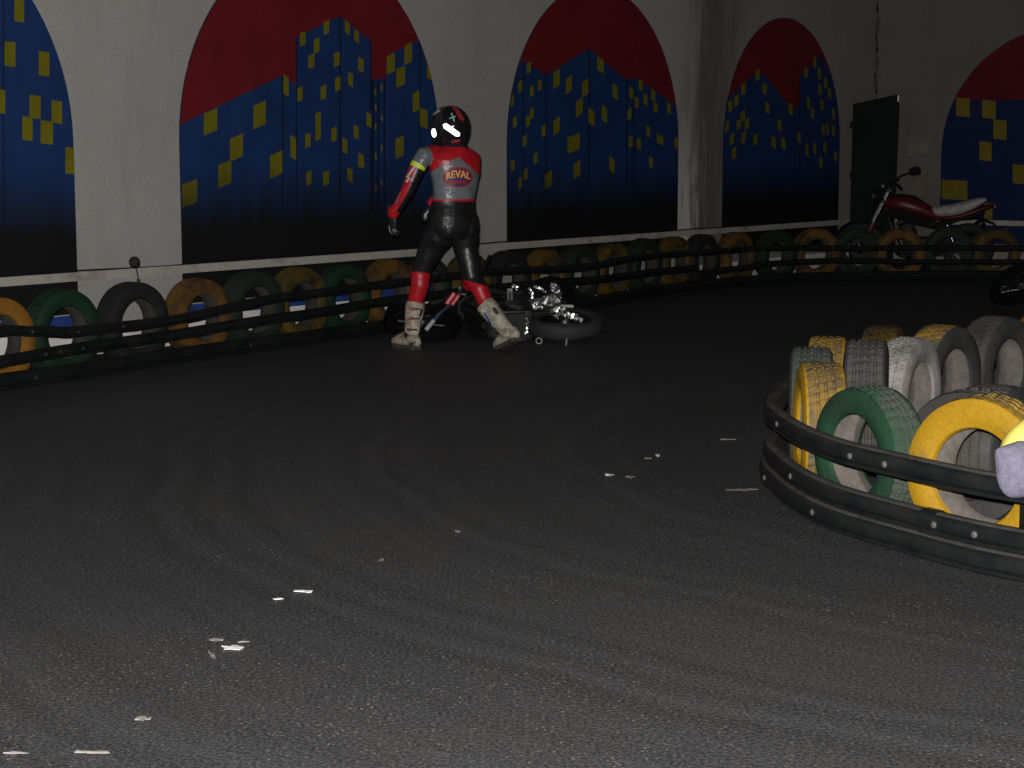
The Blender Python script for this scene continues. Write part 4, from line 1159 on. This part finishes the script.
for poly in body_me.polygons:
    c = poly.center; x, y = pix(c); mi = 0
    zz = CY  # noqa
    dL, kL = chain_d(c, armL); dR, kR = chain_d(c, armR)
    rel = c - P(455, 170); lat = rel.dot(RT)
    trunk_edge_L = lat < -.165 if y > 150 else False
    isL = dL < .075 and (lat < -.172) and kL > .75
    isR = dR < .075 and (lat > .165 or rel.dot(FW) > .13) and kR > .9
    if isL or isR:
        k = kL if isL else kR; ch = armL if isL else armR
        i = min(int(k), len(ch) - 2); d = (ch[i + 1] - ch[i]).normalized(); ctr = ch[i].lerp(ch[i + 1], k - i)
        outw = (c - ctr).dot((-RT if isL else RT)) + (c - ctr).dot(FW) * .5
        if isR and k < 3: mi = 1
        elif k < 1.9: mi = 2
        elif k < 2.14: mi = 3
        elif k > 5.75: mi = 1
        else: mi = 1 if outw > .006 else 0
    elif y < 201.5 and y > 140:
        if y > 199.3: mi = 1
        else:
            # yoke: silver panel with a peak below the collar on the back; red on the chest
            latp = (lat + .02) / .2
            lim = 157 + abs(x - 459) * (.53 if x < 459 else .9)
            if rel.dot(FW) > .03: lim = 172
            mi = 2 if y > lim else 1
    elif y >= 201.5:
        mi = 0
        # shins red from below the knee puck to the boot
        if (x < 452 and y > 272 + (x - 418) * .12) : mi = 1
        if x >= 452 and (c.z < P(470, 281.5).z + (x - 472) * -.0018 + .0) and y > 272: mi = 1
        if x < 452 and y > 256 and (c - P(421.5, 269, .05)).dot(FW) > .055: mi = 1
    poly.material_index = mi
bo = obj('body', add_rel(body_me), None, rider, True)
for p in bo.data.polygons: p.use_smooth = True

def decal(poly_px, bvh, off, mat, name, parent, label=None, cuts=3, zrel=True, thick=.0012, face=0):
    bm = bmesh.new(); vs = [bm.verts.new((x, y, 0)) for x, y in poly_px]
    try: bm.faces.new(vs)
    except ValueError: bm.free(); return
    bmesh.ops.triangulate(bm, faces=bm.faces)
    for _ in range(cuts):
        es = [e for e in bm.edges if e.calc_length() > 1.3]
        if not es: break
        bmesh.ops.subdivide_edges(bm, edges=es, cuts=1); bmesh.ops.triangulate(bm, faces=bm.faces)
    return cast_mesh(bm, bvh, off, mat, name, parent, label, face)
def cast_mesh(bm, bvh, off, mat, name, parent, label=None, face=0):
    last = None; bad = []
    for v in bm.verts:
        d = ray(v.co.x, v.co.y).normalized()
        h = bvh.ray_cast(CAM, d)
        if h[0] is None: bad.append(v); continue
        nrm = h[1] if h[1].dot(d) < 0 else -h[1]
        v.co = h[0] + nrm * off - RL
    if bad: bmesh.ops.delete(bm, geom=bad, context='VERTS')
    if not bm.faces: bm.free(); return None
    if face:        # a stiff flat strip: lies in one plane, tipped off the shell
        bm.normal_update(); n = Vector()
        for f in bm.faces: n += f.normal * f.calc_area() * (1 if f.normal.dot(CAM - RL - f.calc_center_median()) > 0 else -1)
        n.normalize(); cm = sum((v.co for v in bm.verts), Vector()) / len(bm.verts)
        n = n.lerp((CAM - RL - cm).normalized(), face).normalized()
        top_ = max((v.co - cm).dot(n) for v in bm.verts)
        for v in bm.verts:
            d = (v.co - cm).dot(n); v.co += n * (top_ * .75 - d * 1.0)
    me = bpy.data.meshes.new(name); bm.normal_update()
    # give it a little thickness, facing outward
    for f in bm.faces:
        if f.normal.dot(CAM - RL - f.calc_center_median()) < 0: f.normal_flip()
    bm.to_mesh(me); bm.free()
    o = obj(name, me, mat, parent, False)
    for p in me.polygons: p.use_smooth = True
    if label: o['label'] = label
    return o
def ell(cx, cy, a, b, rot=0, n=36, pw=1.0):
    out = []
    for k in range(n):
        t = 2 * PI * k / n; x = a * math.copysign(abs(math.cos(t)) ** pw, math.cos(t)); y = b * math.copysign(abs(math.sin(t)) ** pw, math.sin(t))
        out.append((cx + x * math.cos(rot) - y * math.sin(rot), cy + x * math.sin(rot) + y * math.cos(rot)))
    return out
# badge on the back: red-edged blue oval, arched orange lettering, red strip below
D_red = plain('badge_red', (.30, .02, .03), .5, var=.1); D_blue = plain('badge_blue', (.035, .03, .16), .5, var=.1)
D_or = plain('badge_orange', (.72, .42, .12), .5, var=.05); D_mar = plain('badge_maroon', (.17, .02, .05), .5, var=.1)
bcx, bcy = 457.6, 177.2
badge = decal(ell(bcx, bcy, 14.8, 10.3), BV, .004, D_red, 'back_badge', bo, 'oval badge on the back of the jacket')
decal(ell(bcx, bcy, 13.6, 9.2), BV, .0052, D_mar, 'badge_field', bo)
decal([(bcx - 8.6, 178.2), (bcx + 8.6, 178.2), (bcx + 9, 180.0), (bcx - 9, 180.0)], BV, .0062, D_blue, 'badge_stripe', bo)
decal([(bcx - 8, 184), (bcx + 8, 184), (bcx + 4.5, 185.6), (bcx - 4.5, 185.6)], BV, .0062, D_blue, 'badge_stripe', bo)
fc = bpy.data.curves.new('lettering', 'FONT'); fc.body = 'REVAL'; fc.size = 1; fc.align_x = 'CENTER'; fc.resolution_u = 3
fo = bpy.data.objects.new('lettering', fc); COL.objects.link(fo)
dg = bpy.context.evaluated_depsgraph_get(); dg.update()
tme = bpy.data.meshes.new_from_object(fo.evaluated_get(dg)); bpy.data.objects.remove(fo)
bm = bmesh.new(); bm.from_mesh(tme); bpy.data.meshes.remove(tme)
bmesh.ops.triangulate(bm, faces=bm.faces)
bmesh.ops.subdivide_edges(bm, edges=[e for e in bm.edges if e.calc_length() > .2], cuts=2)
bmesh.ops.triangulate(bm, faces=bm.faces)
xs = [v.co.x for v in bm.verts]; ys = [v.co.y for v in bm.verts]; wx = max(xs) - min(xs); mx = (max(xs) + min(xs)) / 2; hy = max(ys)
for v in bm.verts:
    u = (v.co.x - mx) / (wx / 2); w = v.co.y / hy
    v.co = Vector((bcx + .2 + u * 11.6, 177.5 + 1.8 * u * u - w * (7.4 - .9 * abs(u)), 0))
# a bold face: thicken each letter by a second copy shifted half a pixel
g = bmesh.ops.duplicate(bm, geom=bm.verts[:] + bm.edges[:] + bm.faces[:])
for e in g['geom']:
    if isinstance(e, bmesh.types.BMVert): e.co.x += .55
cast_mesh(bm, BV, .0072, D_or, 'back_lettering', bo, 'arched orange lettering reading REVAL')
# second, illegible line: short red strokes
for k in range(9):
    x0 = bcx - 8.2 + k * 1.85
    decal([(x0, 180.7), (x0 + 1.1, 180.7), (x0 + 1.1, 183.4), (x0, 183.4)], BV, .0064, D_red, 'badge_mark', bo, None, 1)
# silver side piping and pale folds on the arm
decal([(406.2, 177.5), (408.2, 177.8), (418.6, 163.4), (417.2, 162.9), (412, 168.8)], BV, .004, L_wht, 'sleeve_print', bo, 'white print on the black sleeve')
decal([(405.5, 181.5), (407.5, 182.5), (410.5, 178.5), (409.5, 176.5)], BV, .004, L_wht, 'sleeve_print', bo)
decal([(396, 203.5), (397.2, 204), (401.5, 193), (400.6, 192.4)], BV, .004, L_sil, 'sleeve_piping', bo)
# waist seam
# helmet ---------------------------------------------------------------------
HCN = P(450, 127.2, .03); HF = Vector((-.80, .56, -.28)).normalized(); HR = HF.cross(UP).normalized(); HU = HR.cross(HF)
M_hel = plain('glossy_black_helmet', (.011, .011, .014), .16, var=.25, scale=14)
M_hred = plain('helmet_red_graphic', (.30, .03, .03), .25, var=.15)
M_hgrey = plain('helmet_pale_vent', (.42, .42, .42), .4, var=.1)
M_refl = plain('silver_reflective_tape', (.97, .97, .97), .40, 1.0, var=.02)
bm = bmesh.new(); rings = []
NV, NU = 30, 44
for i in range(NV + 1):
    ph = math.radians(90 - 142 * i / NV)      # from crown to the neck rim
    rg = []
    for j in range(NU):
        th = 2 * PI * j / NU                  # 0 = front
        x = math.cos(th) * math.cos(ph); y = math.sin(th) * math.cos(ph); zz = math.sin(ph)
        a = .150 * x; b = .133 * y; c = (.155 if zz > 0 else .172) * zz
        if x > 0 and zz < -.1: a *= 1 + .28 * min(1, (-zz - .1) / .5) * x      # chin bar
        if x < 0 and zz > -.2: a *= 1.04
        # narrow at the neck
        rg.append(bm.verts.new(HCN + HF * a + HR * b + HU * c))
    rings.append(rg)
for i in range(NV):
    for j in range(NU):
        if i == 0:
            continue
        bm.faces.new((rings[i][j], rings[i][(j + 1) % NU], rings[i + 1][(j + 1) % NU], rings[i + 1][j]))
top = bm.verts.new(HCN + HU * .155)
for j in range(NU): bm.faces.new((top, rings[1][j], rings[1][(j + 1) % NU]))
for v in rings[0]: bm.verts.remove(v)
rim = rings[NV]
inn = [bm.verts.new(HCN + (v.co - HCN) * .86 + HU * .01) for v in rim]
for j in range(NU): bm.faces.new((rim[j], rim[(j + 1) % NU], inn[(j + 1) % NU], inn[j]))
mid = bm.verts.new(HCN - HU * .06)
for j in range(NU): bm.faces.new((inn[j], inn[(j + 1) % NU], mid))
bmesh.ops.recalc_face_normals(bm, faces=bm.faces)
hme = bpy.data.meshes.new('helmet'); bm.to_mesh(hme); bm.free()
HV = bvh_of(hme)
helmet = obj('helmet', add_rel(hme), M_hel, rider, True)
# visor: band on the front
bm = bmesh.new(); g = []
for i in range(9):
    ph = math.radians(26 - 46 * i / 8); row_ = []
    for j in range(17):
        th = math.radians(-78 + 156 * j / 16); x = math.cos(th) * math.cos(ph); y = math.sin(th) * math.cos(ph); zz = math.sin(ph)
        row_.append(bm.verts.new(HCN + (HF * .150 * x + HR * .133 * y + HU * .155 * zz) * 1.025 - RL))
    g.append(row_)
for i in range(8):
    for j in range(16): bm.faces.new((g[i][j], g[i][j + 1], g[i + 1][j + 1], g[i + 1][j]))
bmesh.ops.solidify(bm, geom=bm.faces[:], thickness=.004)
obj('visor', bm, M_glass, helmet, True)
# rear spoiler rib
decal([(443.3, 124.6), (446.5, 123.4), (459.8, 133.0), (459.0, 136.2), (455.8, 136.0), (444.2, 128.2)], HV, .004, M_refl, 'reflective_strip', helmet, 'bright reflective strip', face=.85)
decal(ell(434.6, 132.8, 2.2, 4.4, -.12), HV, .004, M_refl, 'reflective_strip', helmet, 'small bright reflective patch at the helmet side', face=.9)
decal([(432.2, 114.6), (434.5, 111), (438.5, 109.8), (441.2, 111.4), (438, 113), (434, 115.6)], HV, .004, M_hgrey, 'helmet_vent', helmet, 'pale vent on the helmet crown')
decal([(449.5, 106), (454, 106), (459.5, 111), (464, 119), (462.6, 121.6), (458, 117.5), (454.5, 110.5)], HV, .003, M_hred, 'helmet_stripe', helmet, 'dull red stripe on the helmet')
X_ = plain('pale_green_print', (.28, .48, .36), .5, var=.1)
decal([(450.8, 113.4), (452.2, 113.2), (455.0, 121.4), (453.8, 121.8)], HV, .004, X_, 'helmet_print', helmet, 'pale green X on the helmet')
decal([(449.0, 119.4), (449.4, 118.2), (455.4, 116.2), (455.4, 117.4)], HV, .0045, X_, 'helmet_print', helmet)
decal([(452, 140), (459.5, 139), (461, 143.4), (455, 146), (451.4, 144.6)], HV, .003, M_hred, 'helmet_stripe', helmet)
# collar
bm = bmesh.new()
loft(bm, [P(456, 150.5, -.01), P(455.5, 146, 0), P(455, 142, .01)], [(.098, .088), (.088, .08), (.085, .078)], RT, 22)
obj('collar', add_rel(modded(bm, 'collar', None, 0, 0)), L_neck, rider, True)
# arm band already in the sleeve; gloves --------------------------------------
M_glv = leather_mat('black_glove_leather', (.02, .021, .022), .45, .3)
M_glw = leather_mat('pale_glove_finger', (.42, .42, .42), .5, .1)
def glove(wr, kn, side_v, normal, curl, label, thumb_sgn, pale):
    """wr wrist, kn knuckle centre; side_v across the palm towards the thumb; normal = out of the back of the hand"""
    bm = bmesh.new(); d = (kn - wr).normalized()
    loft(bm, [wr - d * .03, wr + d * .01, wr.lerp(kn, .45), kn], [(.031, .026), (.034, .022), (.043, .021), (.044, .017)], side_v, 16, round_cap=True)
    fings = []
    for k, (off, L, r) in enumerate(((.032, .072, .0098), (.0105, .080, .0100), (-.0115, .074, .0096), (-.033, .058, .0088))):
        b0 = kn + side_v * off - d * .012
        dd = (d + side_v * off * 2.2).normalized(); cu = curl * (1 + .18 * k)
        pts = [b0]; cur = b0; a = 0
        for q, l in enumerate((.30, .30, .22, .18)):
            a += cu * (.35, .75, .7, .45)[q]
            vv = (dd * math.cos(a) - normal * math.sin(a)); cur = cur + vv * L * 1.18 * l + (vv * .006 if q == 0 else Vector()); pts.append(cur)
        loft(bm, pts, [r * 1.1, r * 1.08, r, r * .95, r * .8], side_v, 10, round_cap=True); fings.append(pts)
    t0 = wr.lerp(kn, .30) + side_v * .030
    td = (d * .62 + side_v * .62 * 1 - normal * .35).normalized()
    tp = [t0, t0 + td * .030, t0 + td * .030 + (td + d * .6).normalized() * .028, t0 + td * .030 + (td + d * .6).normalized() * .028 + (td * .4 + d).normalized() * .024]
    loft(bm, tp, [.0145, .0125, .011, .009], normal, 10, round_cap=True)
    me = modded(bm, 'glove', .0045, 2); me.materials.append(M_glv)
    o = obj('glove', add_rel(me), None, rider, True)
    for p in o.data.polygons: p.use_smooth = True
    # pale armour strips on some fingers
    for k in pale:
        pts = [p + normal * .007 for p in fings[k]]
        if k == 9: continue
        bm = bmesh.new(); loft(bm, [q - RL for q in pts], [.0055, .0065, .006, .0055, .0045], side_v, 8, round_cap=True)
        obj('finger_armour', bm, M_glw, o, True)['label'] = 'pale finger armour'
    o['label'] = label
    # red cuff
    bm = bmesh.new(); loft(bm, [wr - d * .055 - RL, wr - d * .03 - RL, wr + d * .0 - RL, wr + d * .014 - RL], [.042, .044, .040, .037], side_v, 18)
    obj('cuff', bm, L_red, o, True)['label'] = 'red cuff'
    return o
wrL = P(393.2, 214.5, -.06); knL = P(392.4, 226.5, -.03)
glove(wrL, knL, Vector((-.55, .83, 0)).normalized(), Vector((-.8, -.58, .1)).normalized(), .42, 'left glove hanging open beside the body', 1, (0, 2, 3))
wrR = P(432, 204.5, .38); knR = P(426.5, 211.5, .38)
glove(wrR, knR, Vector((-.3, .9, .2)).normalized(), Vector((-.7, -.6, .35)).normalized(), .35, 'right glove held in front of the hip', 1, (2, 3))
# boots -----------------------------------------------------------------------
M_boot = worn('dirty_cream_boot_leather', (.52, .465, .38), (.20, .15, .10), .36, .58, 15, .6, .35, 60)
M_sole = plain('worn_dark_sole', (.055, .05, .045), .8, var=.3)
M_buckle = plain('red_buckle', (.26, .015, .03), .4, var=.2)
M_bblk = plain('black_print', (.02, .02, .02), .6)
def boot(top, ank, heel, toe, upv, label, mid_dir):
    """top of shaft, ankle, sole points at the heel and at the toe; upv = up from the sole"""
    bm = bmesh.new(); f = (toe - heel).normalized(); side = f.cross(upv).normalized()
    loft(bm, [top, top.lerp(ank, .2), top.lerp(ank, .5), top.lerp(ank, .8), ank, ank.lerp(heel + f * .085 + upv * .05, .6)],
         [(.070, .072), (.072, .074), (.066, .068), (.056, .06), (.053, .062), (.048, .06)], side, 22)
    L = (toe - heel).length
    st = [(.02, .034, .036), (.10, .042, .050), (.30, .044, .066), (.48, .047, .056), (.68, .053, .045), (.86, .048, .036), (.97, .032, .024)]
    loft(bm, [heel + f * L * a + upv * (h + .012) for a, w, h in st], [(w, h) for a, w, h in st], side, 20, round_cap=True)
    me = modded(bm, 'boot', .0065, 3); me.materials.append(M_boot)
    bv = bvh_of(me)
    o = obj('boot', add_rel(me), None, rider, True)
    for p in o.data.polygons: p.use_smooth = True
    o['label'] = label
    bm = bmesh.new(); ring = []
    outl = [(-.01, .030), (.06, .042), (.25, .038), (.42, .040), (.66, .052), (.86, .046), (.98, .026)]
    pl = [(a, w) for a, w in outl] + [(a, -w) for a, w in outl[::-1]]
    lo = [bm.verts.new(heel + f * L * a + side * w - upv * .004 - RL) for a, w in pl]; hi = [bm.verts.new(heel + f * L * a + side * w * 1.03 + upv * .024 - RL) for a, w in pl]
    bm.faces.new(lo); bm.faces.new(hi[::-1])
    for i in range(len(pl)): bm.faces.new((lo[i], lo[(i + 1) % len(pl)], hi[(i + 1) % len(pl)], hi[i]))
    obj('sole', bm, M_sole, o)['label'] = 'dark worn sole'
    # cuff band at the top
    return o, bv
def buckle(px, py, bv, bo_, s=.03):
    d = ray(px, py).normalized(); h = bv.ray_cast(CAM, d)
    if h[0] is None: return
    n = h[1] if h[1].dot(d) < 0 else -h[1]
    x = n.cross(UP).normalized(); zv = x.cross(n)
    M = Matrix((x, n, zv)).transposed()
    bm = bmesh.new()
    for (cx_, cz, sx, sz) in ((0, .4, 1, .22), (0, -.4, 1, .22), (.42, 0, .2, 1), (-.42, 0, .2, 1), (0, 0, .3, .3)):
        add_box(bm, h[0] + n * .006 + M @ Vector((cx_ * s, 0, cz * s * .72)) - RL, (sx * s, .012, sz * s * .72), M, .002)
    obj('buckle', bm, M_buckle, bo_)['label'] = 'red buckle'
    bm = bmesh.new(); add_box(bm, h[0] + n * .002 + M @ Vector((-.035, 0, 0)) - RL, (.06, .008, .012), M, .002); obj('strap', bm, M_bblk, bo_)
hl_ = atz(417.5, 349.2, .004); tl_ = atz(390.5, 345.3, .006); tl_.z = .004
bt, bv = boot(P(415.8, 302, .06), P(412, 330, .04), hl_, hl_ + (tl_ - hl_).normalized() * .285, UP, 'cream motocross boot, front left foot flat on the asphalt', None)
for (x, y) in ((413, 309), (411, 318.5), (409.5, 329.5)): buckle(x, y, bv, bt)
decal([(420.5, 309), (423, 309.5), (421, 316.5), (419, 316)], bv, .003, M_bblk, 'boot_print', bt)
decal([(409, 343.5), (416, 341.2), (416, 342.8), (410, 345)], bv, .003, M_bblk, 'boot_print', bt)
decal([(405, 332), (408.5, 334.5), (406, 338), (404, 336)], bv, .003, M_bblk, 'boot_print', bt)
toe_ = ground(499, 350.5); hee_ = at(517.5, 340.5, toe_.y - .20)
fdir = (toe_ - hee_).normalized(); sd = fdir.cross(UP).normalized(); upb = sd.cross(fdir).normalized()
toe2 = hee_ + fdir * .285
dz = .004 - toe2.z + .0
bt, bv = boot(P(484.5, 303.5, -.05), at(505.5, 329, hee_.y + .06), hee_, toe2, upb, 'cream motocross boot, rear right foot with raised heel', None)
decal([(492, 308), (495, 307.5), (499, 313), (497, 315), (493.5, 312)], bv, .003, M_bblk, 'boot_print', bt)
decal([(480.5, 309), (483, 308.5), (494.5, 326), (493.5, 327)], bv, .003, L_wht, 'boot_print', bt)
decal([(484, 313.0), (485.2, 312.0), (491.5, 322), (491.5, 325.5)], bv, .0035, M_blue, 'boot_strap', bt, 'blue strap')
tag(rider, 'person in black, red and silver leathers and helmet, walking left past the fallen motorcycle', 'person')

# ------------------------------------------------------------------ bits on the asphalt
M_scrap = plain('white_scrap', (.75, .74, .72), .6, var=.15, scale=40)
M_scrapd = plain('dusty_scrap', (.22, .20, .18), .8, var=.3, scale=40)
SG = 'pale scraps on the asphalt'
def scrap(px, py, w, h, rot, label, mat=None, seed=0, zz=.005):
    rr = random.Random(seed + int(px)); c = ground(px, py); k = c.y / F
    bm = bmesh.new(); n = 14; up_, dn = [], []
    dy = h * k * (c.y / HC)                 # ground depth covered by h pixels
    for i in range(n):
        a = 2 * PI * i / n; m = rr.uniform(.3, 1)
        x = math.cos(a) * w / 2 * k * m; y = math.sin(a) * dy / 2 * m
        x, y = x * math.cos(rot) - y * math.sin(rot), x * math.sin(rot) + y * math.cos(rot)
        up_.append(bm.verts.new((x, y, zz * rr.uniform(.4, 1)))); dn.append(bm.verts.new((x * .94, y * .94, .001)))
    cc = bm.verts.new((0, 0, zz)); cd_ = bm.verts.new((0, 0, .001))
    for i in range(n):
        j = (i + 1) % n; bm.faces.new((up_[i], up_[j], cc)); bm.faces.new((dn[j], dn[i], cd_)); bm.faces.new((up_[i], dn[i], dn[j], up_[j]))
    o = obj('paper_scrap', bm, mat or M_scrap); o.location = (c.x, c.y, .002)
    return tag(o, label, 'scrap', SG)
scrap(233, 649, 30, 6, -.05, 'brightest white scrap on the near asphalt at lower left')
scrap(216, 641, 19, 4, 0, 'tan scrap just above the brightest white scrap', M_scrapd)
scrap(243, 643, 14, 2.4, 0, 'thin grey scrap just right of the tan scrap', M_scrapd)
scrap(212, 657, 9, 12, .3, 'dull smear-like scrap below the tan scrap', M_scrapd, zz=.005)
scrap(305, 592.5, 24, 3.2, .02, 'long thin white scrap above and right of the brightest one')
scrap(278, 600, 12, 2.6, 0, 'short white scrap left of the long thin white one')
scrap(143, 720, 20, 7, .1, 'grey flat scrap near the bottom left corner', M_scrapd, zz=.005)
scrap(92, 754, 56, 2.6, -.04, 'long thin pale scrap at the bottom edge, right one of two', M_scrapd, zz=.005)
scrap(15, 754.5, 30, 2.2, 0, 'thin pale scrap at the bottom left corner', M_scrapd, zz=.005)
scrap(609, 475.5, 14, 3.6, 0, 'bright white scrap mid-track, left one of the middle pair')
scrap(630, 477.5, 11, 3, 0, 'grey scrap mid-track right beside the bright white one', M_scrapd)
scrap(658, 456, 7, 3.0, 0, 'small white scrap mid-track, farthest of the middle three')
scrap(648, 459, 10, 2.2, .1, 'faint grey scrap just left of the small far white scrap', M_scrapd)
scrap(743, 490.5, 40, 4, .02, 'broken pale scrap on the asphalt left of the island rails', M_scrapd, zz=.004)
scrap(727, 440, 22, 2, 0, 'faint streak of pale scrap left of the island\'s rounded end', M_scrapd, zz=.004)
scrap(458, 532.5, 9, 3, 0, 'small pale scrap on the middle of the near asphalt', M_scrapd)
scrap(382, 561, 8, 3, 0, 'small grey scrap between the middle and the long thin white scrap', M_scrapd)
scrap(596, 300, 5, 2.4, 0, 'small pale crumb beside the far side of the fallen motorcycle', M_scrapd, zz=.02)
scrap(623, 293, 12, 2.5, 0, 'pale crumb at the foot of the far wall barrier', M_scrapd, zz=.02)
# small ring and peg by the fallen wheel
c = ground(539, 344); bm = bmesh.new()
n_ = 24; loft(bm, [(.022 * math.cos(2 * PI * k / n_), .012 * math.sin(2 * PI * k / n_), .022 + .020 * math.sin(2 * PI * k / n_)) for k in range(n_)], [.0035] * n_, (0, 1, 0), 6, closed=True)
o = obj('metal_ring', bm, plain('pale_ring_metal', (.6, .6, .58), .5, .3), None, True); o.location = (c.x, c.y, .002)
tag(o, 'small pale metal ring on the asphalt below the fallen motorcycle\'s rear wheel', 'ring')
c = ground(566, 346); bm = bmesh.new(); tube(bm, [(0, 0, .004), (.003, .01, .03), (.008, .02, .055)], [.006, .01, .007], 8)
o = obj('lever_tip', bm, plain('grey_lever_metal', (.22, .22, .21), .5, .5), None, True); o.location = (c.x, c.y, 0)
tag(o, 'small grey metal peg standing under the fallen motorcycle\'s rear tyre', 'peg')

# ------------------------------------------------------------------ light: the flash of the camera, and a trace of hall light
fl = bpy.data.lights.new('camera_flash', 'AREA'); fl.shape = 'DISK'; fl.size = .06; fl.energy = 820; fl.color = (1, .985, .96)
fo = bpy.data.objects.new('camera_flash', fl); COL.objects.link(fo)
fo.location = CAM + Vector((-.03, .0, .10)); fo.rotation_euler = (PI / 2 - TH * .8, 0, 0)
w = bpy.data.worlds.new('world'); sc.world = w; w.use_nodes = True
w.node_tree.nodes['Background'].inputs[0].default_value = (.8, .9, 1, 1); w.node_tree.nodes['Background'].inputs[1].default_value = .007
